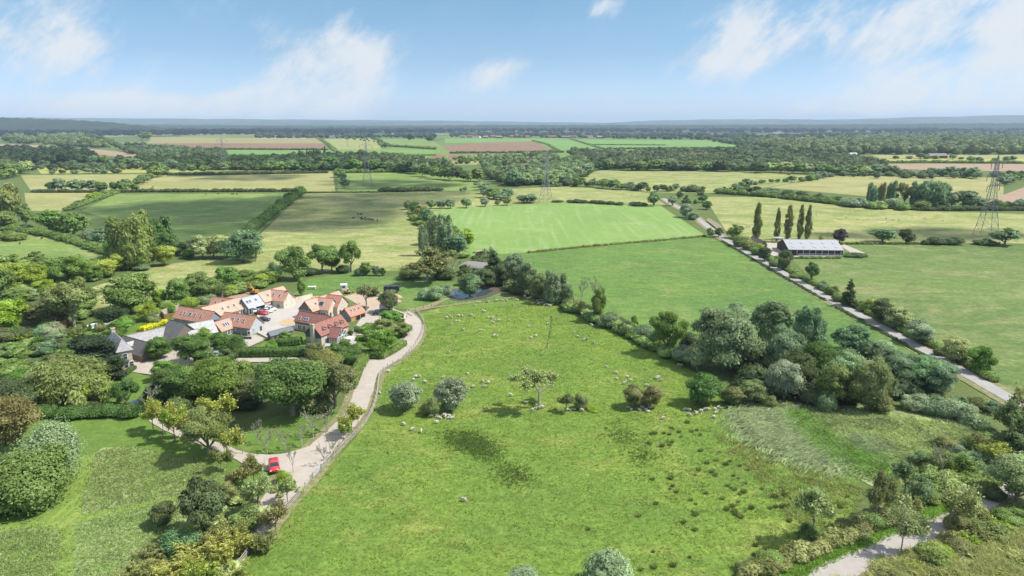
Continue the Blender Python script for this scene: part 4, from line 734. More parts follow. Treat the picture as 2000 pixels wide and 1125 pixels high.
wood([(1470,1140),(1640,1070),(1790,1000),(1800,985),(1700,1020),(1540,1085),(1440,1130)], 150, 2.0, 'olive', 'brambles on the lane verge', 23, name='brambles', hgt=1.3); wood([(-10,500),(180,515),(240,530),(180,560),(-10,580)], 110, 5, 'mid', 'undergrowth of the tree belt by the left meadow', 24, name='undergrowth', hgt=3)
wood([(320,600),(400,580),(540,545),(530,560),(420,585),(330,612)], 80, 4, 'mid', 'undergrowth behind the timber fence', 25, name='undergrowth', hgt=2.6); wood([(940,500),(1090,590),(1060,590),(960,560),(900,540)], 100, 4.5, 'dark', 'undergrowth of the wood above the pond', 26, name='undergrowth', hgt=3)
wood([(1800,920),(1960,880),(1990,900),(1940,960),(1850,985),(1790,960)], 120, 2.2, 'mid', 'brambles in the thicket above the lower lane', 27, name='brambles', hgt=1.6)
wood([(-20,322),(60,320),(200,325),(300,331),(200,335),(-20,334)], 120, 9, 'far', 'tree belt in the valley at far left', 32, hgt=7)
wood([(1500,341),(1700,344),(1900,340),(1990,343),(1900,350),(1700,348)], 60, 8, 'far', 'scattered trees above the right hay field', 33, hgt=6)
wood([(1440,268),(1640,262),(1760,262),(1640,267),(1480,274)], 160, 18, (.06,.09,.05), 'forest edge before the far right clearing', 34, hgt=13)
# hedges
H = [([(65,376),(200,376),(400,375),(592,374)],4,2.6,'dark','long straight hedge between hay field and shaded pasture'),([(130,412),(235,375)],4,2.5,'mid','short hedge slanting beside the left tan field'),([(480,460),(545,410),(592,376)],6,4,'mid','tall hedge dividing the two shaded pastures'),
 ([(740,375),(800,374),(862,373)],9,4,'dark','dark block hedge in front of the far meadow'),([(590,377),(740,376)],2,1,'dark','thin low hedge left of the dark block hedge'),([(1033,494),(1150,482),(1280,471),(1378,462)],1.6,.9,'olive','low wire fence line of weeds below the pale green field'),
 ([(1110,396),(1150,397),(1215,401)],5,2.4,'dark','low hedge on the top edge of the pale green field'),([(1232,402),(1262,403)],6,3,'dark','short dark hedge near the grey round willow'),([(1330,374),(1375,376)],6,4,'dark','dark hedge piece right of the lane bend'),
 ([(1400,378),(1500,385),(1640,400),(1660,404)],6,4,'mid','hedge running below the right hay field'),([(1650,404),(1800,411),(2010,411)],6,3,'dark','hedge along the foot of the copse'),([(1640,477),(1700,477),(1800,477)],1.6,1,'brown','thin ditch hedge right of the barn'),
 ([(1409,471),(1474,509),(1534,544),(1612,588)],1.2,.6,'dark','clipped hedge on the field side of the long lane'),([(1634,601),(1734,656),(1842,716)],1.2,.6,'dark','lower half of the clipped hedge beside the long lane'),([(1440,472),(1512,514),(1604,563),(1704,617),(1854,694),(1944,748)],3,1.7,'mid','overgrown hedge under the trees of the long lane'),
 ([(310,342),(480,341),(640,338)],4,3,'dark','hedge beyond the far hay field'),([(0,448),(60,455),(120,466),(230,500)],6,3,'mid','hedge around the left meadow'),([(290,293),(400,292),(640,293)],5,3.5,'dark','hedge under the ploughed hillside field'),([(620,270),(640,282),(655,296)],8,4,'mid','hedge right of the ploughed hillside field'),
 ([(880,300),(1000,299),(1100,298)],8,4,'dark','hedge under the right ploughed field'),([(1040,275),(1070,283),(1095,298)],6,3,'mid','hedge between the ploughed field and green crop'),([(1115,272),(1140,280),(1183,293)],6,3,'mid','slanting hedge between two green crop fields'),([(1185,292),(1300,291),(1440,290)],8,4,'dark','hedge below the long green crop field'),([(1150,283),(1300,284)],5,2,'dark','faint hedge across the long green crop field'),
 ([(735,270),(748,285),(850,292)],8,5,'mid','hedge curving round the dark crop field'),([(1600,320),(1800,318),(2010,320)],6,4,'mid','hedge below the far golden field'),([(0,327),(150,325),(300,326)],6,4,'blue','hedge in front of the far golden strip'),([(430,305),(640,306),(850,304)],6,3,'mid','hedge below the far green crop strip'),([(670,338),(800,336)],6,4,'mid','hedge behind the far pylon meadow')]
for i, h in enumerate(H): hedge(*h, seed=i)
hedge([(480,697),(540,696),(608,694)], 3.2, 2.6, 'deep', 'clipped yew hedge along the gravel drive below the cottages', box=True); hedge([(655,690),(700,700),(745,700)], 3, 2.4, 'deep', 'clipped dark hedge closing the garden of the red roofed house', box=True); hedge([(665,702),(690,712),(706,706)], 2.6, 2.4, 'deep', 'curved clipped hedge beside the drive junction', box=True)
hedge([(712,708),(700,728),(688,760)], 2.6, 2.6, 'mid', 'tall sloping hedge beside the winding drive', box=True); hedge([(745,702),(768,690),(790,676)], 1.8, 1.8, 'mid', 'grassy clipped hedge following the drive bend', box=True); hedge([(547,677),(585,673)], 2.6, 2.4, 'deep', 'dark box hedge in front of the garden shed', box=True)
hedge([(706,652),(722,642)], 2.4, 2, 'green', 'clipped green hedge right of the red roofed house', box=True); hedge([(640,684),(668,690),(700,692)], 1.2, .9, 'green', 'low box hedge edging the terrace garden', box=True); hedge([(698,662),(722,668)], 1.0, .8, 'green', 'upper low box hedge in the terrace garden', box=True); hedge([(700,672),(726,677)], 1.0, .8, 'green', 'lower low box hedge in the terrace garden', box=True)
hedge([(278,647),(300,640),(322,633)], 2.4, 1.6, 'gold', 'bright golden yellow hedge behind the dark slate roof', box=True); hedge([(60,812),(160,814),(268,812)], 4, 2.4, 'deep', 'dark hedge below the weeping willow'); hedge([(202,630),(245,628)], 4, 4.5, 'conifer', 'tall dark conifer hedge behind the green court', box=True); hedge([(243,735),(262,722)], 1.4, 1.2, 'deep', 'clipped dark hedge at the corner of the stone house', box=True)
hedge([(762,612),(790,622)], 1.6, 1.2, 'deep', 'dark clipped hedge beside the parked dark car', box=True); hedge([(1462,488),(1500,506),(1545,505),(1640,505)], 1.8, 1.0, 'mid', 'low weedy bank in front of the barn')
row('as saplings along the green court', [(100,668),(150,652),(205,640)], 14, 9, 14, ('conifer',), ('dark','deep'), 61, 'saplings along the green court')
# ---------------------------------------------------------------- grasses and rushes
PAST = [(455,1125),(600,955),(700,870),(740,800),(748,742),(828,640),(830,615),(1050,590),(1200,652),(1400,770),(1500,805),(1640,915),(1640,1000),(1560,1060),(1430,1125),(1430,1180),(430,1180)]
tufts('pasture_grass', PAST, 52000, .14, .10, (.20,.31,.06), 'short uneven grass over the sheep pasture', .8, 3, 1); tufts('coarse_grass', PAST, 2200, .2, .12, (.13,.20,.045), 'darker coarse tufts scattered over the sheep pasture', .5, 4, 2, clump=900)
tufts('straw_grass', PAST, 3500, .18, .07, (.30,.38,.12), 'pale seeding grass across the sheep pasture', .9, 3, 3, clump=150)
for i, (pl, n) in enumerate([([(868,850),(905,846),(940,858),(968,890),(960,900),(930,885),(890,868)], 1900), ([(975,912),(1000,910),(1030,935),(1020,948),(985,935)], 420), ([(1190,848),(1240,842),(1235,862),(1200,860)], 220), ([(1230,885),(1285,882),(1270,900),(1235,898)], 200)]): tufts('nettles', pl, n, .28, .13, (.15,.22,.06), ['long dark nettle patch in front of the round willow', 'dark nettle patch in the middle of the pasture', 'faint upper nettle patch near the rushes', 'faint lower nettle patch near the rushes'][i], .4, 4, 10+i, feather=1.6)
tufts('reeds', [(1440,820),(1460,808),(1530,802),(1560,840),(1600,870),(1650,905),(1640,918),(1560,905),(1480,865)], 12000, .9, .12, (.46,.56,.30), 'matted pale reed bed beside the willow wood', .9, 4, 20, feather=2.4, dirv=(1.0, .25)); tufts('marsh_grass', [(1545,800),(1700,812),(1900,840),(1960,860),(1900,905),(1740,945),(1650,905),(1590,860)], 16000, .7, .12, (.40,.50,.21), 'tall tangled marsh grass at right', .8, 3, 21, feather=1.5)
tufts('marsh_clumps', [(1545,800),(1700,812),(1900,840),(1960,860),(1900,905),(1740,945),(1650,905),(1590,860)], 3000, .9, .14, (.30,.36,.17), 'paler tussock clumps in the marsh grass', .7, 4, 31, clump=90)
tufts('lush_grass', [(1545,806),(1570,806),(1620,860),(1740,905),(1760,925),(1700,925),(1620,895),(1560,840)], 9000, .8, .12, (.20,.38,.07), 'lush green ditch grass beside the reed bed', .6, 3, 22, feather=1.5); tufts('fallen_reeds', [(1645,855),(1680,852),(1725,885),(1722,897),(1685,890)], 1500, 1.0, .10, (.50,.60,.34), 'bleached fallen reeds in the marsh', .6, 3, 23, feather=1.5, dirv=(.9, -.3))
tufts('marsh_tussocks', [(1400,850),(1500,880),(1640,930),(1690,960),(1640,1040),(1560,1040),(1500,960)], 3600, .35, .10, (.31,.37,.13), 'brown tussocky grass below the reed bed', .6, 4, 24, clump=240); tufts('rough_grass', [(1620,1150),(1760,1090),(1900,1040),(2010,980),(2010,1180),(1620,1180)], 12000, .8, .12, (.42,.45,.19), 'rough tussocks right of the lower lane', .7, 4, 25, clump=190)
tufts('meadow_grass', [(160,1005),(165,960),(187,884),(260,873),(330,890),(440,915),(440,935),(370,965),(250,990)], 12000, .22, .10, (.34,.44,.16), 'long pale hay meadow right of the mown path', .7, 3, 26, dirv=(.4, .15), feather=1.0); tufts('meadow_grass', [(-10,1042),(70,1034),(110,1036),(117,1050),(103,1180),(-10,1180)], 6000, .22, .09, (.26,.36,.12), 'long darker meadow left of the mown path', .7, 3, 27, feather=1.0); tufts('meadow_grass', [(154,1024),(200,1012),(370,974),(440,955),(470,1000),(400,1180),(137,1180),(144,1080)], 11000, .22, .09, (.28,.38,.13), 'long tangled meadow below the mown path', .7, 3, 28, feather=1.0)
tufts('verge_grass', [(1540,1150),(1600,1105),(1740,1045),(1860,995),(1850,985),(1700,1035),(1560,1090),(1480,1150)], 6000, .5, .11, (.26,.42,.09), 'lush verge left of the lower lane', .6, 3, 29)
tufts('small_rushes', [(1190,790),(1480,830),(1640,930),(1600,1040),(1400,1110),(1250,1000)], 900, .32, .10, (.22,.28,.09), 'small scattered rush shoots around the larger tufts', .5, 4, 41, clump=260)
RU = [(1070,72),(1213,55),(1250,65),(1230,85),(1172,95),(1318,22),(1475,130),(1622,140),(1598,205),(1525,228),(1705,212),(1670,238),(1780,250),(1843,280),(1910,215),(1458,280),(1430,320),(1560,300),(1590,322),(1730,327),(1770,347),(1828,385),(1952,428),(1975,330),(1685,403),(1710,420),(1740,437),(1780,470),(1810,452),(1095,355),(1240,347),(1255,407),(1235,427),(1283,452),(1517,463),(1643,507),(1768,530),(1727,565),(1870,580),(1820,600),(1677,590),(1740,607),(1750,628),(1787,650),(1127,545),(1437,548),(1397,517),(1410,608),(1433,632),(1340,690),(1430,750),(988,642),(1905,870),(1980,905),(1388,965),(1258,1030),(1110,1040),(1002,1060),(1102,920),(1890,943),(595,745)]
RU = [(1000+x/4, 845+y/4) for x, y in RU]+[(1000+x/4, 640+y/4) for x, y in [(1240,770),(1185,815),(1230,825),(1305,805),(1400,800),(1445,790),(1470,828),(1115,815),(1085,820),(1370,730),(735,775),(1260,780)]]+[(1500+x/4, 845+y/4) for x, y in [(50,495),(110,570),(60,570),(20,580),(130,480),(180,380),(340,360),(330,400),(180,640),(165,680),(560,570),(620,490),(90,420),(120,445),(150,560),(250,690),(30,440)]]+[(873,843),(874,838)]
tv = []; rr = np.random.default_rng(8)
for s in range(4):
    n = 170; a = rr.uniform(0, 6.28, n); q = np.sqrt(rr.random(n))*.3; B = np.stack([np.cos(a)*q, np.sin(a)*q, 0*a], 1); d = unit(np.stack([np.cos(a)*q*1.5, np.sin(a)*q*1.5, 1+0*a], 1)+rr.normal(0, .14, (n, 3))); s_ = unit(np.cross(d, rr.normal(0, 1, (n, 3))))*.035; T = B+d*rr.uniform(.45, 1.0, (n, 1))
    tv.append(npmesh('rush_tuft', np.stack([B-s_, B+s_, (B+T)/2+s_, T, (B+T)/2-s_], 1).reshape(-1, 3), [np.arange(n*5).reshape(n, 5)], LEAF, rr.random(n)))
for i, (x, y) in enumerate(RU):
    o = mobj('rush_tuft', tv[i % 4], None, (lambda k: (.190*k, .235*k, .075*k))(rr.uniform(.75, 1.25))); o.location = P(x, y+4); k = rr.uniform(.38, .95); o.scale = (k*1.3, k*1.3, k); o.rotation_euler = (0, 0, rr.uniform(0, 6)); tag(o, 'dark brown rush tuft in the grass of the sheep pasture', 'rush tuft', 'rush tufts dotted over the pasture')
# ---------------------------------------------------------------- buildings
CLAY = tilemat('clay_tiles', (.42,.205,.14), (.47,.245,.175)); CLAYP = tilemat('pale_clay_tiles', (.53,.315,.23), (.58,.36,.27), patch=.3); CLAYR = tilemat('red_clay_tiles', (.265,.115,.09), (.31,.145,.115)); CLAYO = tilemat('orange_clay_tiles', (.49,.275,.20), (.54,.32,.24), patch=.3)  # the palest clay tone serves some wings of the same roofs
SLATE = tilemat('slate', (.20,.195,.20), (.30,.295,.30), .25, .5, patch=1.6, spec=.5); SLATED = tilemat('dark_slate', (.12,.115,.115), (.17,.165,.16), .25, .6, patch=1.0); SLATEP = tilemat('mottled_slate', (.34,.345,.34), (.46,.46,.45), .28, .6, patch=2.2)
STONE = tilemat('cotswold_stone', (.54,.47,.37), (.48,.42,.33), .22, .9, patch=.7); STONEP = tilemat('pale_stone', (.66,.60,.49), (.61,.55,.45), .22, .9, patch=.5); TIMBER = plain('weathered_boards', (.20,.165,.14), .9, (.13,.11,.095), 2.2); GREYB = plain('grey_boards', (.26,.28,.30), .8, (.22,.24,.26), 2); GREYL = plain('pale_grey_boards', (.44,.46,.48), .8, (.40,.42,.44), 2); NAVY = plain('slate_blue_boards', (.085,.115,.135), .7, (.07,.10,.12), 2)
LEAD = plain('lead_flat', (.10,.12,.14), .6, (.13,.15,.17), 1); METR = plain('pale_metal_roof', (.36,.37,.38), .55, (.32,.33,.34), .6, spec=.4); OAK = plain('oak_boards', (.46,.29,.12), .8, (.38,.24,.10), 2); BLACK = plain('opening_shade', (.02,.02,.022), .9); WHITE = plain('white_paint', (.78,.78,.76), .6, (.72,.72,.70), 2); BLUEF = plain('pale_blue_paint', (.42,.56,.62), .6); FENCEM = plain('silvered_fence', (.46,.42,.37), .9, (.37,.34,.30), 2); BRICK = tilemat('brick', (.36,.12,.08), (.28,.10,.07), .075, .9)  # flat near-black stands for the shade inside open bays and doorways
m, nd, lk, bs = newmat('window_glass'); bs.inputs['Base Color'].default_value = (.035,.05,.065,1); bs.inputs['Roughness'].default_value = .08; bs.inputs['Specular IOR Level'].default_value = .8; GLASS = m
def uvbox(o, s=1.0):
    me = o.data; uv = me.uv_layers.new(name='UVMap')
    for p in me.polygons:
        n = p.normal; u = Vector((0, 0, 1)).cross(n); u = u.normalized() if u.length > .1 else Vector((1, 0, 0)); v = n.cross(u)
        for li in p.loop_indices: c = me.vertices[me.loops[li].vertex_index].co; uv.data[li].uv = (c.dot(u)*s, c.dot(v)*s)
class Range:
    """one gabled range of a house: ridge from A to B as the photo shows it (at height hr), eaves at he"""
    def __init__(s, par, A, B, hr, he, eave=None, hw=None, wall=STONE, roof=CLAY, over=.3, ends=(0, 0), zb=0.0, hwk=None, roofname='roof', K=True):
        if K: he *= .68; hr *= .80
        s.K = K; s.par = par; a, b = P(*A, hr), P(*B, hr); a.z = b.z = 0; s.u = (b-a).normalized(); s.n = Vector((s.u.y, -s.u.x, 0)); s.L = (b-a).length; s.o = a; s.hr, s.he = hr, he
        if hw is None or K: hw = (hr-he)*1.04; hwk = None
        s.hw = hw; s.hk = hwk or hw
        org = par.location; W = lambda q, n_, z_: tuple(s.o+s.u*q+s.n*n_+Vector((0, 0, z_))-org)
        s.W = W; L_ = s.L; i0, i1 = .12, L_-.12; kb = s.hk
        w = MB(); pts = [(s.hw, zb), (s.hw, he), (0, hr-.12), (-kb, he), (-kb, zb)]
        w.prism(pts, lambda p, q: W(i0, p, q), lambda p, q: W(i1, p, q)); o = w.build('wall', wall, par); uvbox(o)
        r = MB(); sl = (hr-he)/s.hw; slk = (hr-he)/kb; t = .16; ov = over
        for sg, h_, k in ((1, s.hw, sl), (-1, kb, slk)):
            e = h_+ov; ze = hr-k*e
            f = [(0, hr), (e, ze), (e, ze+t), (0, hr+t)]
            r.prism([(sg*p, q) for p, q in f], lambda p, q: W(-.2, p, q), lambda p, q: W(L_+.2, p, q))
        o = r.build(roofname, roof, par); uvbox(o); s.roof = o
        g = MB(); g.prism([(.13, hr+t-.06), (0, hr+t+.09), (-.13, hr+t-.06)], lambda p, q: W(-.21, p, q), lambda p, q: W(L_+.21, p, q)); g.build('ridge_tiles', roof, par)
    def side(s, sd, q, z_):
        if sd == 'F': return s.o+s.u*q+s.n*s.hw, s.u, s.n
        if sd == 'K': return s.o+s.u*q-s.n*s.hk, -s.u, -s.n
        if sd == 'A': return s.o+s.u*.12+s.n*q, s.n, -s.u
        return s.o+s.u*(s.L-.12)+s.n*q, -s.n, s.u
    def opening(s, name, sd, q, z_, w, h, frame=WHITE, pane=GLASS, bars=1, prow=1, dp=.06):
        if s.K: z_, w, h = z_*.80, w*.9, h*.80
        c, u, n = s.side(sd, q, z_); c = c-s.par.location+Vector((0, 0, z_))
        ang = math.atan2(u.y, u.x); t = .09; f = MB()
        for (a, b, ww, hh) in [(0, h/2-t/2, w, t), (0, -h/2+t/2, w, t)]+[(-w/2+t/2+i*(w-t)/(bars+1), 0, t, h-2*t-.01) for i in range(bars+2)]+[(0, -h/2+h*(j+1)/(prow), w-2*t-.01, t*.6) for j in range(prow-1)]:
            f.box(c+u*a+n*dp+Vector((0, 0, b)), (ww, .10, hh), ang)
        fo = f.build(name, frame, s.par); p = MB(); p.box(c+n*(dp-.035), (w-.1, .05, h-.1), ang); p.build('pane', pane, fo); return fo
    def cladding(s, sd, z0, z1, mat, q0=None, q1=None, name='cladding'):
        if s.K: z0 *= .68; z1 = s.he-.03 if z1 > 3.3 else z1*.68
        L0 = s.L if sd in 'FK' else s.hw+s.hk; q0 = .12 if q0 is None else q0; q1 = L0-.12 if q1 is None else q1
        if sd in 'AB': q0, q1 = (-s.hk, s.hw) if sd == 'A' else (-s.hk, s.hw)
        c, u, n = s.side(sd, (q0+q1)/2, 0); c = c-s.par.location+Vector((0, 0, (z0+z1)/2)); b = MB(); b.box(c+n*.03, (q1-q0, .06, z1-z0), math.atan2(u.y, u.x)); b.build(name, mat, s.par)
    def skylight(s, q, f, w=.62, h=.95, sd=1, frame=None, pane=None):
        """q along the ridge, f from ridge 0 to eave 1"""
        hw = s.hw if sd > 0 else s.hk; k = (s.hr-s.he)/hw; d = f*hw; nn_ = s.n*sd; sl = (nn_-Vector((0, 0, k))).normalized(); up = s.u.cross(sl); up = up if up.z > 0 else -up
        c = s.o+s.u*q+nn_*d+Vector((0, 0, s.hr-k*d+.16))+up*.10-s.par.location
        def bx(m_, cc, a, b, t):
            vs = []
            for kk in (-1, 1):
                for (i, j) in ((-1,-1),(1,-1),(1,1),(-1,1)): vs.append(cc+s.u*i*a/2+sl*j*b/2+up*kk*t/2)
            m_.add(vs, [(0,3,2,1),(4,5,6,7),(0,1,5,4),(1,2,6,5),(2,3,7,6),(3,0,4,7)])
        fm = MB(); bx(fm, c, w+.26, h+.26, .12); fo = fm.build('skylight', frame or GREYL, s.par); pm = MB(); bx(pm, c+up*.05, w-.06, h-.06, .06); pm.build('pane', pane or GLASS, fo)
def bld(name, px, py, label, group=None, cat='building'):
    o = empty(name, P(px, py)); tag(o, label, cat, group); return o
def chimney(par, c, w, d, z0, z1, ang=0, mat=STONE, pots=1):
    m_ = MB(); c = Vector(c)-par.location; m_.box((c.x, c.y, (z0+z1)/2), (w, d, z1-z0), ang); m_.box((c.x, c.y, z1-.1), (w+.2, d+.2, .16), ang); o = m_.build('chimney', mat, par); uvbox(o)
    for i in range(pots): p = MB(); p.tube((c.x+(i-.5*(pots-1))*.45*math.cos(ang), c.y+(i-.5*(pots-1))*.45*math.sin(ang), z1), (c.x+(i-.5*(pots-1))*.45*math.cos(ang), c.y+(i-.5*(pots-1))*.45*math.sin(ang), z1+.45), .14, .11, 8); p.build('chimney_pot', CLAY, o)
# main house, dark red roofs
h = bld('house', 630, 668, 'large house with dark red tiled roofs, stone chimney and glazed garden room')
a = Range(h, (610,634.5), (664.5,614.5), 7.6, 4.6, (621,651.3), wall=STONE, roof=CLAYR)
b = Range(h, (585,608.2), (642,617), 6.8, 4.4, (575,628), wall=STONE, roof=CLAYR)
g = Range(h, (650,638.8), (666.3,640.6), 5.6, 3.0, hw=2.9, wall=BLUEF, roof=CLAYR, over=.25)
a.cladding('F', 3.6, 4.4, NAVY, q1=a.L*.52); a.cladding('F', 3.6, 4.4, NAVY, q0=a.L*.8); a.cladding('A', 3.0, 4.4, NAVY)
w_ = MB(); w_.prism([(a.hw, a.he), (0, a.hr-.2), (-a.hk, a.he)], lambda p, q: a.W(.06, p, q), lambda p, q: a.W(.115, p, q)); w_.build('gable_cladding', NAVY, h)
for q in (2.2, 4.6): a.opening('french_door', 'F', q, 1.2, 1.5, 2.2, bars=1)
a.opening('window', 'F', a.L-2.0, 1.8, 1.4, 1.2); a.opening('window', 'F', a.L-4.1, 1.8, 1.2, 1.2)
b.cladding('F', 3.2, 4.2, NAVY); b.opening('french_door', 'F', 2.0, 1.25, 1.5, 2.2); b.opening('french_door', 'F', 3.9, 1.25, 1.3, 2.2)
for q in (2.4, 4.6, 5.5): b.skylight(q-.6, .72, .7, 1.0)
for i in range(5): g.opening('window', 'F', .8+i*.75*g.L/4.2*1.0, 1.4, .62, 2.1, WHITE, bars=0)
for i in range(4): g.opening('window', 'B', -2.1+i*1.4, 1.3, 1.15, 2.2, WHITE, bars=1)
# glazed gable with radiating timbers
c, u, n = g.side('B', 0, 0); c = c-h.location+n*.07; gm = MB(); gm.prism([(-2.2, 2.05), (2.2, 2.05), (0, 4.1)], lambda p, q: tuple(c+u*p+Vector((0, 0, q))), lambda p, q: tuple(c+u*p+Vector((0, 0, q))+n*.04)); gm.build('gable_glass', GLASS, h)
tm = MB()
for x1, z1 in ((0, 4.2), (-1.1, 3.1), (1.1, 3.1), (-2.2, 2.05), (2.2, 2.05)): tm.tube(c+n*.1+Vector((0, 0, 2.0)), c+n*.1+u*x1+Vector((0, 0, z1)), .09, .09, 4)
for sg in (-1, 1): tm.tube(c+n*.1+u*sg*2.4+Vector((0, 0, 2.0)), c+n*.1+Vector((0, 0, 4.35)), .12, .12, 4)
tm.build('gable_frame', WHITE, h)
ca = a.o+a.u*(-.42)+a.n*(.3); chimney(h, ca, .8, 1.3, 0, 6.5, math.atan2(a.u.y, a.u.x), STONE, 2)
def dormer(par, r, q, f, w=1.25, hh=1.15, roof=CLAYR, rname='dormer'):
    k = (r.hr-r.he)/r.hw; d = f*r.hw; base = r.hr-k*d+.16; fr = r.o+r.u*q+r.n*d-par.location; bk = max(d-2.0*hh/k*.62, .2)
    def W(x, y, z_): return tuple(fr+r.u*x+r.n*(y-d)+Vector((0, 0, z_)))
    m_ = MB(); m_.prism([(-w/2, base-.1), (w/2, base-.1), (w/2, base+hh*.55), (0, base+hh), (-w/2, base+hh*.55)], lambda x, zz: W(x, d, zz), lambda x, zz: W(x, bk, zz)); o = m_.build(rname, NAVY, par)
    rf = MB()
    for sg in (-1, 1): rf.prism([(0, base+hh+.05), (sg*(w/2+.18), base+hh*.55-.10), (sg*(w/2+.18), base+hh*.55), (0, base+hh+.15)], lambda x, zz: W(x, d+.2, zz), lambda x, zz: W(x, bk-.3, zz))
    rr_ = rf.build('dormer_roof', roof, o); uvbox(rr_); wn = MB(); ang = math.atan2(r.u.y, r.u.x); cc = Vector(W(0, d+.04, base+hh*.3)); wn.box(cc, (w-.2, .08, hh*.62), ang); wn.build('dormer_window', WHITE, o)
    for sg in (-1, 1): p = MB(); p.box(Vector(W(sg*w*.21, d+.085, base+hh*.3)), (w*.33, .05, hh*.5), ang); p.build('pane', GLASS, o)
for q in (2.6, 5.2, a.L-4.6, a.L-2.0): dormer(h, a, q, .80)
# pale tiled house with two wings
h = bld('house', 630, 625, 'pale stone house with light clay roofs between courtyard and garage')
a = Range(h, (595.5,588.5), (620,581.2), 7.6, 4.4, (609.5,604.5), wall=TIMBER, roof=CLAYP); b = Range(h, (616,580.9), (650.7,584), 7.6, 4.4, (640.5,603.8), wall=STONEP, roof=CLAYO)
a.cladding('A', 0.1, 4.3, GREYB); a.opening('window', 'F', 4.6, 1.6, 1.2, 1.3); a.opening('window', 'F', 6.4, 1.6, 1.0, 1.3); a.skylight(a.L*.55, .5); a.opening('window', 'A', 1.6, 5.0, .6, .9)
for q in (.30, .48, .62, .76): b.opening('french_door', 'F', b.L*q, 1.3, 1.0, 2.1, bars=0, frame=WHITE)
b.skylight(b.L*.44, .55, 1.0, 1.5); b.skylight(b.L*.55, .55, 1.0, 1.5); b.opening('window', 'B', 0, 5.4, .35, 1.6); b.opening('french_door', 'B', -1.2, 1.3, 2.2, 2.2, bars=2); b.opening('door', 'B', 2.0, 1.2, 1.1, 2.1, OAK, bars=0)
h = bld('house', 655, 612, 'pale stone house behind with steep gable and two roof wings')
b = Range(h, (640,575.2), (669,578.4), 8.0, 4.8, (661.5,594.5), wall=STONEP, roof=CLAY); c_ = Range(h, (620,581), (640,575.2), 7.6, 4.8, hw=4.2, wall=STONEP, roof=CLAYP); d_ = Range(h, (643,574.4), (661,568.3), 7.9, 4.8, hw=4.4, wall=STONEP, roof=CLAYP)
b.opening('window', 'B', 0, 5.6, .4, 1.7); b.opening('window', 'B', -2.4, 1.7, .8, 1.2); b.opening('door', 'B', 1.6, 1.2, 1.2, 2.1, GREYB, bars=0)
# garage
h = bld('garage', 695, 625, 'small red tiled garage with open bays and one oak door'); a = Range(h, (672.8,603), (702,593.8), 5.4, 2.8, (686,619.7), wall=GREYB, roof=CLAY)
ang = math.atan2(a.u.y, a.u.x)
for i, (f, mt, nm) in enumerate(((.17, OAK, 'garage_door'), (.48, BLACK, 'painted_bay_shade'), (.80, BLACK, 'painted_bay_shade'))):
    c, u, n = a.side('F', a.L*f, 0); m_ = MB(); m_.box(c-h.location+n*.03+Vector((0, 0, .85)), (a.L*.27, .08, 1.7), ang); m_.build(nm, mt, h)  # bays are near-black panels on a solid wall, their shade painted in
for f in (.33, .64, .97): c, u, n = a.side('F', a.L*f, 0); m_ = MB(); m_.box(c-h.location+n*.08+Vector((0, 0, .92)), (.22, .2, 1.84), ang); m_.build('post', OAK, h)
for q in (.25, .5, .76): a.skylight(a.L*q, .45)
# courtyard houses
h = bld('house', 560, 600, 'pale stone cottage with pink tiled wings at the back of courtyard')
a = Range(h, (503.5,572.6), (528.7,565.6), 7.2, 4.2, (516.5,589), wall=STONE, roof=CLAYP); b = Range(h, (526,565.2), (564.5,570), 7.2, 4.2, (557.5,588.5), wall=STONEP, roof=CLAYO); d_ = Range(h, (529,565.4), (552.5,559.2), 7.1, 4.2, hw=4, wall=STONEP, roof=CLAYP)
a.skylight(a.L*.5, .5); [b.skylight(b.L*q, .5) for q in (.12, .36, .68)]; a.opening('window', 'F', a.L*.35, 1.6, 1, 1.2); a.opening('window', 'F', a.L*.6, 1.6, .9, 1.3); b.opening('french_door', 'F', b.L*.32, 1.4, 2.2, 2.4, frame=GREYB, bars=1); b.opening('door', 'F', b.L*.72, 1.3, 2.2, 1.6, WHITE, STONEP, bars=0)
for q, z_ in ((-1.6, 4.4), (1.6, 4.4), (-1.6, 1.6), (1.6, 1.6)): b.opening('window', 'B', q, z_, .7, .9)
chimney(h, b.o+b.u*(b.L-.9), .5, .5, 5.2, 6.4, 0, CLAY, 0)
h = bld('barn', 490, 600, 'long barn conversion with pale metal roof beside parked cars'); a = Range(h, (472.3,583.8), (502.8,575.8), 7.0, 3.9, (482.5,601.3), wall=GREYB, roof=METR)
for q in (.14, .32, .70): a.skylight(a.L*q, .45)
for q in (.12, .30): a.opening('glazed_door', 'F', a.L*q, 1.6, 2.0, 2.8, WHITE, bars=0)
for q in (.58, .84): a.opening('glazed_door', 'F', a.L*q, 1.6, 2.6, 2.8, TIMBER, BLACK, bars=0)
h = bld('barn', 450, 610, 'long barn conversion with pale orange tiles and four skylights'); a = Range(h, (394,601.4), (468,581.3), 7.0, 3.7, (481,600.5), wall=GREYL, roof=CLAYP)
for q in (.42, .57, .73, .89): a.skylight(a.L*q, .58)
for q in (.62, .72, .86): a.opening('window', 'F', a.L*q, 1.6, 1.6, 1.8, bars=1)
for q in (.36, .50): a.opening('french_door', 'F', a.L*q, 1.3, 1.4, 2.2)
h = bld('cottage', 430, 590, 'low red tiled range behind the pale orange roof'); a = Range(h, (417,580), (455,584), 6.4, 3.6, (409,594.5), wall=GREYB, roof=CLAY); a.skylight(2.4, .6); a.skylight(3.8, .6, .5, .8); chimney(h, a.o+a.u*6.5+a.n*2.6, .35, .35, 3.2, 5.2, 0, LEAD, 0)
h = bld('cottage', 380, 628, 'left red tiled cottage with five skylights and dark boarded walls'); a = Range(h, (352,598.3), (419,609), 6.8, 3.6, (409.5,626.5), wall=GREYB, roof=CLAY)
for q in (.16, .26, .42, .56, .74): a.skylight(a.L*q, .55, .62 if q != .42 else 1.0, .95)
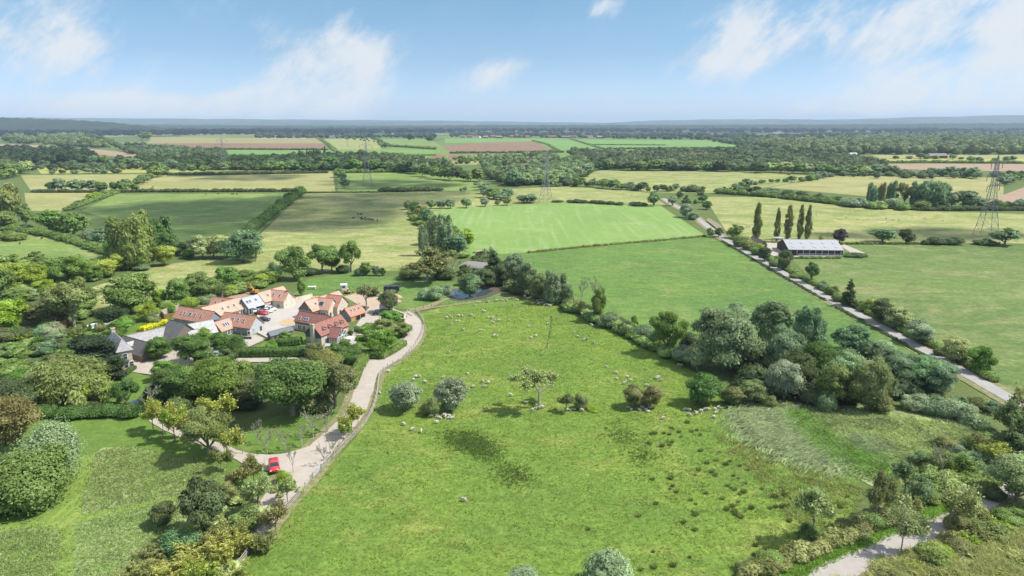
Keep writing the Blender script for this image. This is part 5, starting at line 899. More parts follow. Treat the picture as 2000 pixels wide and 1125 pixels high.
for q in (.2, .5, .7): a.opening('window', 'F', a.L*q, 2.0, 1.1, 1.1)
a.cladding('B', .1, 3.5, LEAD)
h = bld('porch_link', 425, 626, 'flat lead roofed link between two red tiled cottages', cat='building'); A_, B_ = P(413,620,2.6), P(432,624,2.6); m_ = MB(); c = (A_+B_)/2-h.location; m_.box((c.x, c.y, 1.3), (3.6, 4.5, 2.6), -.2); m_.build('wall', GREYB, h); m_ = MB(); m_.box((c.x, c.y, 2.7), (3.9, 4.9, .2), -.2); m_.build('roof', LEAD, h); m_ = MB(); m_.tube((c.x+.4, c.y, 3.4), (c.x+.4, c.y, 4.6), .1, .1, 8); m_.build('flue', LEAD, h)
h = bld('cottage', 480, 655, 'right red tiled cottage with four skylights and pale grey gable'); a = Range(h, (439,610), (500.7,618), 6.8, 3.6, (490.2,640.5), wall=GREYL, roof=CLAY)
for q in (.24, .38, .54, .72): a.skylight(a.L*q, .5)
for q in (.16, .3): a.opening('french_door', 'F', a.L*q, 1.3, 1.8, 2.4)
a.opening('window', 'F', a.L*.5, 1.6, 1.6, 1.2); a.opening('door', 'F', a.L*.64, 1.2, 1.0, 2.1, NAVY, bars=0); a.opening('window', 'B', 1.6, 1.8, .8, 1.6); a.opening('door', 'B', -1.6, 1.15, 1.0, 2.1, TIMBER, bars=0); a.cladding('F', .1, 3.4, GREYB)
h = bld('extension', 437, 655, 'small orange tiled extension with a triple skylight'); a = Range(h, (419.4,629.6), (446,621.4), 5.6, 2.9, (428.8,646), wall=STONE, roof=CLAYO); [a.skylight(a.L*.54+i*.8, .55, .55, 1.2) for i in (-1, 0, 1)]; [a.opening('french_door', 'F', a.L*q, 1.25, 1.2, 2.2) for q in (.3, .52, .74)]
# slate barns
h = bld('barn', 400, 665, 'barn with mottled pale slate roof next to orange extension'); a = Range(h, (361.6,635), (414.5,624.5), 6.6, 3.2, (371,651.3), wall=TIMBER, roof=SLATEP); a.opening('barn_door', 'F', a.L*.4, 1.2, 2.2, 2.3, TIMBER, BLACK, 1)
h = bld('barn', 345, 670, 'tall dark slate threshing barn with timber doors'); a = Range(h, (331,625), (362,632), 8.0, 3.4, (355,656.5), wall=TIMBER, roof=SLATED); a.opening('barn_door', 'F', a.L*.42, 1.5, 2.4, 2.9, TIMBER, BLACK, 1); m_ = MB(); c, u, n = a.side('F', a.L*.38, 0); m_.box(c-h.location+n*.5+Vector((0, 0, 2.5)), (1.6, 1.2, .15), math.atan2(u.y, u.x)); m_.build('door_canopy', SLATEP, h)
h = bld('barn', 300, 668, 'long low barn with grey slate roof and open shaded front'); a = Range(h, (247,656.4), (333,636.6), 5.8, 3.0, (327,655), wall=TIMBER, roof=SLATE)
for q in (.3, .45, .6, .75, .9): a.opening('painted_bay_shade', 'F', a.L*q, 1.3, 3.2, 2.4, TIMBER, BLACK, 0)  # black panes carry the shade of the open front as colour
h = bld('barn', 270, 685, 'boarded slate barn with white gabled doorway facing the yard'); a = Range(h, (244,657), (293,670.5), 6.2, 3.2, (288,690), wall=TIMBER, roof=SLATED); dormer(h, a, a.L*.42, .92, 1.9, 2.0, SLATEP, 'doorway_gable'); a.opening('barn_door', 'F', a.L*.42, 1.3, 1.5, 2.4, TIMBER, BLACK, 0)
h = bld('wall', 320, 690, 'low dark boarded wall closing the barn yard', cat='wall'); p0, p1, p2 = P(288,706), P(322,694), P(347,680); m_ = MB()
for q0, q1 in ((p0, p1), (p1, p2)):
    d = q1-q0; c = (q0+q1)/2-h.location; m_.box((c.x, c.y, .9), (d.length, .3, 1.8), math.atan2(d.y, d.x))
m_.build('boards', TIMBER, h)
# old stone house, hipped slate roof
h = bld('house', 240, 715, 'old stone house with hipped slate roof and white sash windows'); he = 5.4; hr = 8.2
cs = [P(228,688.6,he), P(258.5,682.8,he)]; d1 = (cs[1]-cs[0]); wv_ = d1.length; u = d1/wv_; n = Vector((u.y, -u.x, 0)); bk = 13.5; org = h.location
def Wp(x, y, z_): q = cs[0]+u*x-n*y-org; return (q.x, q.y, z_)
m_ = MB(); m_.add([Wp(.2,.2,0),Wp(wv_-.2,.2,0),Wp(wv_-.2,bk-.2,0),Wp(.2,bk-.2,0),Wp(.2,.2,he),Wp(wv_-.2,.2,he),Wp(wv_-.2,bk-.2,he),Wp(.2,bk-.2,he)], [(0,1,5,4),(1,2,6,5),(2,3,7,6),(3,0,4,7),(4,5,6,7)]); o = m_.build('wall', STONE, h); uvbox(o)
m_ = MB(); m_.add([Wp(-.3,-.3,he+.03),Wp(wv_+.3,-.3,he+.03),Wp(wv_+.3,bk+.3,he+.03),Wp(-.3,bk+.3,he+.03),Wp(wv_/2,wv_*.55,hr),Wp(wv_/2,bk-wv_*.3,hr)], [(0,1,4),(1,2,5,4),(2,3,5),(3,0,4,5),(3,2,1,0)]); o = m_.build('roof', SLATE, h); uvbox(o)
ang = math.atan2(u.y, u.x)
for x, z_ in ((wv_*.5, 3.9), (wv_*.5, 1.5), (wv_*.85, 1.5)):
    m_ = MB(); m_.box(Wp(x, .15, z_), (1.1, .14, 1.5), ang); fo = m_.build('window', WHITE, h); m_ = MB(); m_.box(Wp(x, .06, z_+.36), (.9, .05, .6), ang); m_.box(Wp(x, .06, z_-.36), (.9, .05, .6), ang); m_.build('pane', GLASS, fo)
chimney(h, Vector(Wp(wv_*.5, bk-1.5, 0))+org, .9, 1.2, hr-2.5, hr+1.0, ang, STONE, 2); m_ = MB(); m_.box(Wp(wv_*.4, -.12, 2.6), (wv_*.6, .25, .5), ang); m_.build('climbing_plant', plain('vine', (.09,.16,.035), .9), h)
# garden shed
h = bld('shed', 545, 660, 'long low garden shed with felt roof beside the lawn'); a = Range(h, (524.5,649), (568,637.5), 3.2, 2.3, (534,654), wall=TIMBER, roof=LEAD, over=.2); a.opening('door', 'F', a.L*.2, 1.0, .8, 1.8, TIMBER, bars=0)
# big farm barn and farm buildings on the right
h = bld('farm_barn', 1590, 499, 'wide cattle barn with pale grey sheet roof and dark open front'); a = Range(h, (1530,468), (1633.5,469.4), 6.4, 3.1, hw=10.3, K=False, wall=plain('wall_front_shade', (.075,.055,.045), .9, (.05,.04,.035), 1), roof=METR, over=.5)  # solid walls coloured dark to paint the shade inside the open front
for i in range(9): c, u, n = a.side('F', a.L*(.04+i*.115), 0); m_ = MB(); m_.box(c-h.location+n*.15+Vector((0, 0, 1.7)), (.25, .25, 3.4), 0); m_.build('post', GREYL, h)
c, u, n = a.side('F', a.L*.58, 0); m_ = MB(); m_.box(c-h.location+n*.35+Vector((0, 0, 1.1)), (a.L*.8, .1, .25), math.atan2(u.y, u.x)); m_.build('feed_rail', GREYL, h); m_ = MB(); m_.box(c-h.location+n*1.6+Vector((0, 0, .35)), (a.L*.84, .25, .7), math.atan2(u.y, u.x)); m_.build('low_wall', CONCRETE, h)
for sg in (1, -1):
    for i in range(5): a.skylight(a.L*(.1+i*.2), .32 if sg < 0 else .35, .7, 1.2, sd=sg, frame=METR, pane=GREYL); a.skylight(a.L*(.1+i*.2), .75, .7, 1.2, sd=sg, frame=METR, pane=GREYL)
h = bld('farm_shed', 1483, 478, 'brown roofed farm shed between lane and poplars'); a = Range(h, (1470,461), (1493,472), 4.2, 2.6, (1489,478), wall=TIMBER, roof=plain('rusty_sheet', (.20,.13,.11), .8, (.15,.10,.09), .7), over=.3, hwk=3.5)
a.opening('door', 'B', 0, 1.1, 1.2, 2.0, GREYL, bars=0)
h = bld('lean_to', 1520, 474, 'small open lean-to at the left end of the barn'); m_ = MB(); [m_.tube((x, y, 0), (x, y, 2.8), .12, .12, 6) for x in (-2.5, 2.5) for y in (-2, 2)]; m_.build('post', OAK, h); m_ = MB(); m_.box((0, 0, 2.9), (6, 5, .12), .1); m_.build('roof', METR, h)
h = bld('field_shelter', 933, 530, 'dark curved roof farm shelter among trees beyond the pond'); m_ = MB(); n_ = 10
pr = [(6*math.cos(math.pi*i/n_), 2.6+1.3*math.sin(math.pi*i/n_)) for i in range(n_+1)]; m_.prism(pr+[(x*.97, z_-.12) for x, z_ in pr[::-1]], lambda p, q: (-6, p, q), lambda p, q: (6, p, q)); m_.build('roof', plain('weathered_sheet', (.18,.17,.155), .8, (.24,.225,.20), .8), h); m_ = MB(); [m_.box((x, 0, 1.3), (.2, 11.4, 2.6)) for x in (-5.8, 5.8)]; m_.box((0, 5.6, 1.3), (11.6, .2, 2.6)); m_.build('wall', TIMBER, h); h.rotation_euler.z = -.5
# far farmsteads and village houses
def tiny(px, py, L_, W_, he, hr, wallm, roofm, rz, label, group=None):
    h = empty('farmhouse', P(px, py), rz); tag(h, label, 'building', group); w = MB(); w.prism([(W_/2, 0), (W_/2, he), (0, hr), (-W_/2, he), (-W_/2, 0)], lambda p, q: (-L_/2, p, q), lambda p, q: (L_/2, p, q)); w.build('wall', wallm, h)
    r = MB()
    for sg in (-1, 1): r.prism([(0, hr+.05), (sg*(W_/2+.4), he-.25), (sg*(W_/2+.4), he), (0, hr+.4)], lambda p, q: (-L_/2-.3, p, q), lambda p, q: (L_/2+.3, p, q))
    r.build('roof', roofm, h)
PC, PS = plain('far_tiles', (.22,.13,.10), .8), plain('far_slate', (.22,.21,.21), .8)
tiny(1829,309,34,14,5,9,BRICK,PS,0,'red brick farmhouse by the golden field at far right'); tiny(1665,305,16,10,4,7,WHITE,METR,.2,'small white bungalow in the far right valley'); tiny(768,326,15,9,4,7,STONE,PC,.1,'red roofed cottage left of the hamlet'); tiny(833,329,42,16,5,8,GREYL,METR,0,'long pale roofed barn in the hamlet'); tiny(1037,330,30,14,4,8,BRICK,PC,.1,'long red roofed house among the pale wood'); tiny(1065,326,18,12,4,7,STONE,CLAYR,.5,'second red roofed house near the middle pylon'); tiny(975,325,20,12,4,8,WHITE,PC,.4,'pale gabled house right of the long barn'); tiny(992,326,18,10,4,8,STONE,PS,-.4,'grey roofed house right of the pale gabled house')
tiny(1520,261,60,22,7,12,WHITE,PC,0,'white building before the far right forest'); tiny(187,263,110,30,7,11,STONE,PS,0,'long pale building in the far left forest'); tiny(218,264,50,24,7,11,WHITE,PS,0,'shorter white building right of the long pale one'); tiny(1360,308,22,12,5,9,WHITE,PC,.2,'small house in the broad valley wood')
rr = random.Random(4)
for i, x in enumerate([905,918,932,948,962,975,1096,1106,1118,1144,1150,1172,545,575,650,1000,1015,1030,1062,1078,1200,1215]): tiny(x, 269.5+rr.uniform(-1, .6), rr.uniform(22, 46), 18, 6, 11, rr.choice([WHITE, STONE, BRICK]), rr.choice([PC, PS, PC]), rr.uniform(-.5, .5), 'tiny village house at the foot of the far forest', 'village houses along the far forest')
h = empty('power_station', P(1203, 244.5)); tag(h, 'pale distant industrial works with slim chimneys on the horizon', 'building'); m_ = MB(); m_.box((0, 0, 40), (520, 200, 80)); m_.box((120, 0, 55), (160, 150, 110)); m_.build('hall', CONCRETE, h); 
for x in (-420, 130, 330): m_ = MB(); m_.tube((x, 0, 0), (x, 0, 230), 22, 14, 8); m_.build('chimney', CONCRETE, h)
h.scale = (.55, .55, .62)
# ---------------------------------------------------------------- walls, fences, gates
def posts_at(h, spots, dims, mat):
    b = MB(); b.box((0, 0, dims[2]/2), dims); proto = b.build('post', mat, h); proto.location = spots[0][:2]+(0,); proto.rotation_euler.z = spots[0][2]
    for x, y, a in spots[1:100]: c = proto.copy(); col.objects.link(c); c.parent = h; c.location = (x, y, 0); c.rotation_euler.z = a
    if len(spots) > 100:
        b = MB(); [b.box((x, y, dims[2]/2), dims, a) for x, y, a in spots[100:]]; o = b.build('more_posts', mat, h); o['kind'] = 'stuff'
def panel_fence(pts, hgt, label, mat, name='timber_fence', cap=True):
    W3 = [P(*p) for p in pts]; h = empty(name, W3[0]); tag(h, label, 'fence'); m_ = MB(); ps = []
    for a, b in zip(W3[:-1], W3[1:]):
        d = b-a; n = max(1, round(d.length/2.4)); ang = math.atan2(d.y, d.x)
        for i in range(n):
            c = a+d*((i+.5)/n)-W3[0]; m_.box((c.x, c.y, hgt/2), (d.length/n-.14, .06, hgt), ang); q = a+d*(i/n)-W3[0]; ps.append((q.x, q.y, ang))
    m_.build('panels', mat, h); posts_at(h, ps, (.12, .14, hgt+.1), mat)
panel_fence([(305,620),(340,608),(400,592),(450,577),(492,562)], 2.0, 'long pale timber fence behind the new houses', FENCEM); panel_fence([(313,612),(322,624),(349,622)], 1.9, 'short brown board fence left of the red cottage', OAK); panel_fence([(90,680),(120,668),(152,652)], 1.8, 'weathered board fence beside the old garden', FENCEM); panel_fence([(190,650),(235,630)], 1.6, 'short grey board fence behind the golden hedge', FENCEM)
panel_fence([(472,655),(470,664),(492,664)], 1.1, 'dark low screen fence beside the right red cottage', NAVY)
def wall_(pts, hgt, th, label, mat): 
    W3 = [P(*p) for p in pts]; m_ = MB()
    for a, b in zip(W3[:-1], W3[1:]): d = b-a; c = (a+b)/2; m_.box((c.x, c.y, hgt/2), (d.length+th*.4, th, hgt), math.atan2(d.y, d.x)); m_.box((c.x, c.y, hgt+.051), (d.length+th*.4+.1, th+.1, .1), math.atan2(d.y, d.x))
    o = m_.build('garden_wall', mat, None); uvbox(o); tag(o, label, 'wall')
wall_([(97,652),(130,640),(130,634)], 2.6, .4, 'red brick garden wall beside the green court', BRICK); wall_([(771,628),(790,632),(792,622)], 1.6, .5, 'stone gateway wall at the bend of the drive', STONE); wall_([(565,592),(590,587),(610,582)], 1.6, .3, 'low pale wall behind the courtyard', STONEP)
def rail_fence(pts, label, rails=3, hgt=1.25, step=2.6, mat=FENCEM, r=.055, name='rail_fence'):
    W3 = smooth([P(*p) for p in pts], 6); h = empty(name, W3[0]); tag(h, label, 'fence'); rl = MB(); ps = []; acc = 0
    for a, b in zip(W3[:-1], W3[1:]):
        a_, b_ = a-W3[0], b-W3[0]
        for k in range(rails): z_ = hgt*(k+1)/rails-.08; rl.tube(a_+Vector((0, 0, z_)), b_+Vector((0, 0, z_)), r, r, 4, cap=False)
        d = (b-a).length; 
        while acc < d: q = a_+(b_-a_)*(acc/d); ps.append((q.x, q.y, 0)); acc += step
        acc -= d
    rl.build('rails', mat, h); posts_at(h, ps, (.16, .16, hgt+.1), mat)
rail_fence([(465,1110),(520,1040),(575,980),(608,938)], 'lower post and rail fence along the drive'); rail_fence([(628,918),(665,880),(705,840),(727,805),(737,770),(746,728),(790,700),(818,665),(828,640),(824,622),(812,608)], 'long post and rail fence between drive and sheep pasture', mat=FENCEM)
rail_fence([(812,606),(850,598),(900,592),(960,588),(1045,583),(1090,600)], 'thin wire fence along the top of the sheep pasture', 2, 1.1, 3.5, BARK, .02, 'wire_fence'); rail_fence([(706,702),(716,700),(740,703),(765,693),(785,680)], 'low iron park fence at the drive junction', 3, 1.1, 2, BARK, .03)
def gate(px, py, px2, py2, label, mat=GREYL):
    a, b = P(px, py), P(px2, py2); d = b-a; h = empty('gate', a, math.atan2(d.y, d.x)); tag(h, label, 'gate'); L_ = d.length; m_ = MB()
    for k in range(5): m_.tube((0, 0, .25+k*.25), (L_, 0, .25+k*.25), .045, .045, 6)
    m_.tube((0, 0, .2), (L_, 0, 1.25), .035, .035, 6); m_.build('bars', mat, h); m_ = MB(); m_.tube((0, 0, 0), (0, 0, 1.4), .09, .09, 8); m_.tube((L_, 0, 0), (L_, 0, 1.4), .09, .09, 8); m_.build('gate_posts', mat, h)
gate(612,934,628,916,'grey metal gate in the fence below the drive junction'); gate(742,701,752,703,'small metal gate at the junction of the drive'); gate(796,612,806,618,'field gate at the top end of the drive', WHITE); gate(1905,950,1914,945,'wooden bridge rail beside the lower lane', FENCEM); gate(1505,800,1545,797,'rusty field gate at the edge of the willow wood', plain('rusty_rail', (.25,.15,.10), .9)); gate(1548,803,1560,801,'short rail right of the rusty field gate', FENCEM)
# green games court
sheet('court_edge', .46, [(96,662),(200,627),(218,626),(216,630),(112,670),(98,668)], WHITE); sheet('court', .47, [(101,663),(201,629),(214,628),(211,631),(112,667),(103,667)], plain('green_court', (.16,.34,.24), .8, (.20,.38,.28), .3))
# ---------------------------------------------------------------- vehicles
TYRE = plain('tyre', (.02,.02,.02), .9); RIMM = plain('rim', (.45,.45,.46), .35, metal=.6); LAMP = plain('headlight', (.75,.75,.72), .2)
def carmat(n, c): m, nd, lk, bs = newmat(n); bs.inputs['Base Color'].default_value = (*c, 1); bs.inputs['Roughness'].default_value = .28; bs.inputs['Coat Weight'].default_value = .6; bs.inputs['Coat Roughness'].default_value = .08; return m
def car(px, py, rz, paint, label, kind='car', group=None, name='parked_car', k=1.0):
    h = empty(name, P(px, py)+Vector((0, 0, .22)), rz); tag(h, label, 'van' if kind == 'van' else 'car', group); h.scale = (k, k, k); b = MB()
    if kind == 'van': prof = [(-2.5,.35),(2.4,.35),(2.5,.75),(2.35,1.1),(1.75,1.3),(1.15,2.05),(.8,2.15),(-2.4,2.15),(-2.5,2.0)]; cab = [(1.15,1.98),(1.72,1.34),(.2,1.34),(.2,1.98)]
    elif kind == 'small': prof = [(-1.8,.35),(1.75,.35),(1.9,.6),(1.82,.9),(.95,1.02),(.35,1.52),(-1.45,1.55),(-1.8,1.1),(-1.88,.7)]; cab = [(.32,1.46),(.85,1.04),(-1.62,1.08),(-1.35,1.48)]
    else: prof = [(-2.1,.35),(2.05,.35),(2.2,.62),(2.1,.88),(1.0,1.0),(.35,1.45),(-1.1,1.48),(-1.9,1.1),(-2.15,.95)]; cab = [(.3,1.40),(.88,1.02),(-1.65,1.08),(-1.05,1.42)]
    w = .86; zs = max(p[1] for p in prof)
    def yw(z_): return w if z_ < 1.05 else w-.17*(z_-1.05)/(zs-1.05)*(1 if kind != 'van' else .4)
    n = len(prof); b.add([(x, yw(z_), z_) for x, z_ in prof]+[(x, -yw(z_), z_) for x, z_ in prof], [tuple(range(n)), tuple(range(2*n-1, n-1, -1))]+[(i, n+i, n+(i+1) % n, (i+1) % n) for i in range(n)]); b.build('body', paint, h, bevel=.05, smooth=True)
    for sg in (-1, 1):
        g_ = MB(); g_.add([(x, sg*(yw(z_)+.012), z_) for x, z_ in cab]+[(x, sg*(yw(z_)-.02), z_) for x, z_ in cab], [(0,1,2,3),(7,6,5,4),(0,4,5,1),(1,5,6,2),(2,6,7,3),(3,7,4,0)]); g_.build('side_window', GLASS, h)
    def scr(nm, a, c_): 
        g_ = MB(); d = Vector((c_[0]-a[0], 0, c_[1]-a[1])); nn_ = Vector((-d.z, 0, d.x)).normalized()*.02; nn_ = nn_ if nn_.z > 0 else -nn_
        vs = [Vector((x, s_*(yw(z_)-.12), z_))+nn_*f for f in (1, -1) for x, z_ in (a, c_) for s_ in (-1, 1)]; g_.add(vs, [(0,1,3,2),(4,6,7,5),(0,2,6,4),(1,5,7,3),(0,4,5,1),(2,3,7,6)]); g_.build(nm, GLASS, h)
    i = [j for j, p in enumerate(prof) if p[0] == (1.75 if kind == 'van' else .95 if kind == 'small' else 1.0)][0]; scr('windscreen', prof[i+1], prof[i])
    if kind != 'van': scr('rear_window', prof[-3], prof[-2])
    for x in (-1.35, 1.35) if kind != 'small' else (-1.15, 1.15):
        for y in (-.8, .8): t_ = MB(); t_.tube((x, y-.1, .33), (x, y+.1, .33), .33, .33, 16); o = t_.build('wheel', TYRE, h); t_ = MB(); sg = 1 if y > 0 else -1; t_.tube((x, y+sg*.06, .33), (x, y+sg*.115, .33), .2, .2, 10); t_.build('rim', RIMM, o)
    fx = max(p[0] for p in prof)
    for y in (-.62, .62): t_ = MB(); t_.box((fx-.10, y, .74), (.22, .34, .18)); t_.build('headlight', LAMP, h, bevel=.02)
    for y in (-.62, .62): t_ = MB(); t_.box((-fx+.06, y, .80), (.12, .2, .2)); t_.build('tail_light', plain('tail_red', (.35,.02,.02), .3), h)
RED = carmat('red_paint', (.62,.045,.045)); WHT = carmat('white_car_paint', (.72,.72,.72)); DRK = carmat('dark_car_paint', (.02,.025,.035)); TEAL = carmat('silver_teal_paint', (.28,.36,.36)); CRM = carmat('cream_paint', (.66,.60,.48)); SIL = carmat('silver_paint', (.45,.48,.52))
car(536, 919, R(-68), RED, 'small red car parked at the edge of the drive junction', 'small', k=1.12)
car(530,607,R(-30),WHT,'white car nearest the stone cottage in the courtyard'); car(523,611,R(-30),WHT,'white car between the red car and the rightmost white car'); car(513.5,615.5,R(-25),RED,'red car in the courtyard row'); car(506.5,612.5,R(-30),TEAL,'silvery grey car left behind the red courtyard car'); car(511,602.5,R(-30),CRM,'cream van in front of the metal roofed barn','van'); car(494,613,R(20),WHT,'white van beside the orange tiled barn','van')
car(516,628,R(-10),DRK,'small dark car by the gable of the right red cottage'); car(742,616,R(15),DRK,'dark car parked on the gravel right of the garage',k=1.1); car(425,697,R(5),SIL,'silver car half hidden behind the large sycamore'); car(755,606,R(10),WHT,'white vehicle behind the brown leaved tree','van')
def bits(name, px, py, label, cat, parts, rz=0, k=1.0):
    h = empty(name, P(px, py)+Vector((0, 0, .15)), rz); h.scale = (k, k, k); tag(h, label, cat)
    for nm, mat, fn in parts: m_ = MB(); fn(m_); m_.build(nm, mat, h, bevel=.03)
YEL = plain('digger_orange', (.55,.25,.06), .45); DK = plain('dark_steel', (.04,.04,.045), .7)
def dig(px, py, rz, label, k=1.0, body=YEL, cab=YEL):
    bits('excavator', px, py, label, 'excavator', [('track', DK, lambda m: m.box((0, -1.0, .4), (3.4, .5, .8))), ('track', DK, lambda m: m.box((0, 1.0, .4), (3.4, .5, .8))), ('body', body, lambda m: (m.box((-.4, 0, 1.4), (2.8, 2.3, 1.0)), m.box((-1.3, 0, 1.9), (1.0, 2.2, .5)))),
      ('cab', cab, lambda m: m.box((.5, .55, 2.2), (1.3, 1.0, 1.7), 0, .85)), ('cab_window', GLASS, lambda m: (m.box((.55, .57, 2.35), (1.26, 1.04, .8), 0, .95))), ('boom', body, lambda m: (m.tube((.9, -.3, 1.5), (2.6, -.3, 4.4), .3, .24, 4), m.tube((2.6, -.3, 4.4), (4.0, -.3, 4.0), .24, .2, 4))), ('arm', body, lambda m: m.tube((4.0, -.3, 4.1), (4.6, -.3, 1.8), .2, .14, 4)), ('bucket', DK, lambda m: m.box((4.4, -.3, 1.4), (.8, .9, .8), 0, .6))], rz, k)
dig(497, 575, R(155), 'orange excavator by the end of the timber fence', .85); dig(678, 574, R(-20), 'small orange and white digger on the paddock', .62, YEL, WHITE)
bits('site_cabin', 672, 567, 'white site cabin beside the small digger', 'cabin', [('body', WHITE, lambda m: m.box((0, 0, 1.2), (2.6, 2.2, 2.4))), ('window', GLASS, lambda m: m.box((0, -1.11, 1.5), (1.2, .06, .8))), ('door', GREYL, lambda m: m.box((-.95, -1.12, 1.05), (.6, .06, 1.9)))], .2)
bits('horse_trailer', 765, 571, 'dark navy trailer with three rounded bays on dug earth', 'trailer', [('body', plain('navy_sheet', (.03,.04,.07), .35), lambda m: [m.prism([(1.0*math.cos(math.pi*i/8), 2.1+.5*math.sin(math.pi*i/8)) for i in range(9)]+[(-1, .7), (1, .7)], (lambda k_: lambda p, q: (p+k_, -1.2, q))(x), (lambda k_: lambda p, q: (p+k_, 1.2, q))(x)) for x in (-2.05, 0, 2.05)]), ('wheel', TYRE, lambda m: [m.tube((x, s_*1.25, .4), (x, s_*1.0, .4), .4, .4, 12) for x in (-.6, .6) for s_ in (-1, 1)]), ('drawbar', DK, lambda m: m.tube((3.0, 0, .6), (4.4, 0, .5), .08, .08, 6))], .1)
for i, (x, y, s_, l) in enumerate([(771,582,1.7,'brown spoil heap in front of the navy trailer'),(704,567,.9,'small sandy heap in the paddock'),(748,574,1.0,'pale spoil heap left of the navy trailer'),(617,583,1.1,'orange sand heap behind the pale house'),(575,590,1.0,'pale rubble heap behind the stone cottage'),(908,533,1.1,'reddish rubble heap by the curved roof shelter'),(935,494,1.6,'bare sandy heap at the field corner')]):
    rg = np.random.default_rng(i); v = ICO2[0]*np.array([s_*1.9, s_*1.3, s_*.8])*(1+rg.normal(0, .08, (len(ICO2[0]), 1))); v[:, 2] = np.maximum(v[:, 2], -.1); o = mobj('spoil_heap', npmesh('spoil_heap', v, [ICO2[1]], plain('heap_earth', (.36,.25,.17) if i != 3 else (.6,.34,.15), .95, (.44,.33,.24), 1.2), smooth=True)); o.location = P(x, y); tag(o, l, 'heap')
bits('garden_table', 610, 565, 'white garden table on the paddock behind the houses', 'table', [('tabletop', WHITE, lambda m: m.box((0, 0, 1.0), (3.2, 1.4, .12))), ('leg', WHITE, lambda m: m.box((-1.2, 0, .5), (.2, 1.0, 1.0))), ('leg', WHITE, lambda m: m.box((1.2, 0, .5), (.2, 1.0, 1.0)))], .1); bits('heat_pump', 487, 655, 'white heat pump box by the right red cottage wall', 'heat pump', [('casing', WHITE, lambda m: m.box((0, 0, .75), (1.1, .5, 1.5))), ('fan_grille', DK, lambda m: m.tube((0, -.26, .75), (0, -.28, .75), .38, .38, 14))], .1)
bits('garden_bench', 640, 684, 'dark garden bench on the terrace of the red roofed house', 'bench', [('seat', TIMBER, lambda m: m.box((0, 0, .45), (1.6, .6, .08))), ('backrest', TIMBER, lambda m: m.box((0, .3, .75), (1.6, .06, .5))), ('leg', TIMBER, lambda m: (m.box((-.7, 0, .2), (.1, .5, .4)), m.box((.7, 0, .2), (.1, .5, .4))))], .3); bits('parasol', 683, 672, 'cream parasol on the terrace corner', 'parasol', [('canopy', CRM, lambda m: m.tube((0, 0, 2.0), (0, 0, 2.5), 1.5, .05, 8)), ('pole', TIMBER, lambda m: m.tube((0, 0, 0), (0, 0, 2.1), .04, .04, 6))])
# ---------------------------------------------------------------- pylons
STEEL = plain('galvanised_steel', (.30,.31,.33), .6, (.24,.25,.27), .3, metal=.3)
def pylon(px, py, top, label, rz=0.0, rk=1.0):
    base = P(px, py); H = rise(px, py, top); h = empty('pylon', base, rz); tag(h, label, 'pylon', 'pylons of the power line'); b = MB(); r = .115*rk
    lv = [(0, 5.2), (.13, 4.2), (.26, 3.3), (.38, 2.55), (.50, 1.9), (.60, 1.45), (.70, 1.15), (.80, .95), (.90, .75), (1, .12)]; H48 = H/48; lv = [(f*H, w_*H48) for f, w_ in lv]; cr = ((1,1),(1,-1),(-1,-1),(-1,1))
    for (z0, w0), (z1, w1) in zip(lv[:-1], lv[1:]):
        for i in range(4):
            a0 = (cr[i][0]*w0, cr[i][1]*w0, z0); a1 = (cr[i][0]*w1, cr[i][1]*w1, z1); j = (i+1) % 4; b0 = (cr[j][0]*w0, cr[j][1]*w0, z0); b1 = (cr[j][0]*w1, cr[j][1]*w1, z1)
            b.tube(a0, a1, r, r, 4, False); b.tube(a0, b1, r*.5, r*.5, 4, False); b.tube(b0, a1, r*.5, r*.5, 4, False); b.tube(a1, b1, r*.5, r*.5, 4, False)
    b.build('tower', STEEL, h)
    for f, w_ in ((.62, 7.6), (.76, 9.6), (.90, 6.8)):
        z_ = f*H; w_ *= H48
        for sg in (-1, 1):
            m_ = MB(); tip = (sg*w_, 0, z_+.1)
            for y in (-1, 1): m_.tube((sg*.8, y*1.0, z_), tip, r*.7, r*.5, 4, False); m_.tube((sg*.8, y*.9, z_+2.2*H48), tip, r*.6, r*.5, 4, False)
            for q in (.35, .65): m_.tube((sg*(.8+(w_-.8)*q), -1+q, z_), (sg*(.8+(w_-.8)*q), 1-q, z_), r*.4, r*.4, 4, False); m_.tube((sg*(.8+(w_-.8)*q), 1-q, z_), (sg*(.8+(w_-.8)*q), 0, z_+2.2*H48*(1-q)), r*.4, r*.4, 4, False)
            o = m_.build('crossarm', STEEL, h); m_ = MB(); m_.tube(tip, (tip[0], 0, z_-3.2*H48), .13*rk, .13*rk, 6); m_.build('insulator', plain('insulator', (.20,.13,.10), .4), o)
    return h
PY = [pylon(1925, 460, 303, 'tall steel pylon at the right, nearest of the power line', .55, 1.25), pylon(1066, 394, 297, 'steel pylon beyond the pale green field', .4, 1.3), pylon(718, 362, 275, 'steel pylon in the middle meadow left of the dark block hedge', .35, 1.3), pylon(438, 331, 267, 'steel pylon behind the far hay field at left', .3, 1.5), pylon(281, 306, 255, 'small steel pylon standing in the pale soil strip', .3, 1.6), pylon(142, 287, 258, 'faint steel pylon at the far left wood', .3, 1.6), pylon(679, 287, 268, 'faint small pylon on the far stubble field', .3, 1.2)]
wires = []
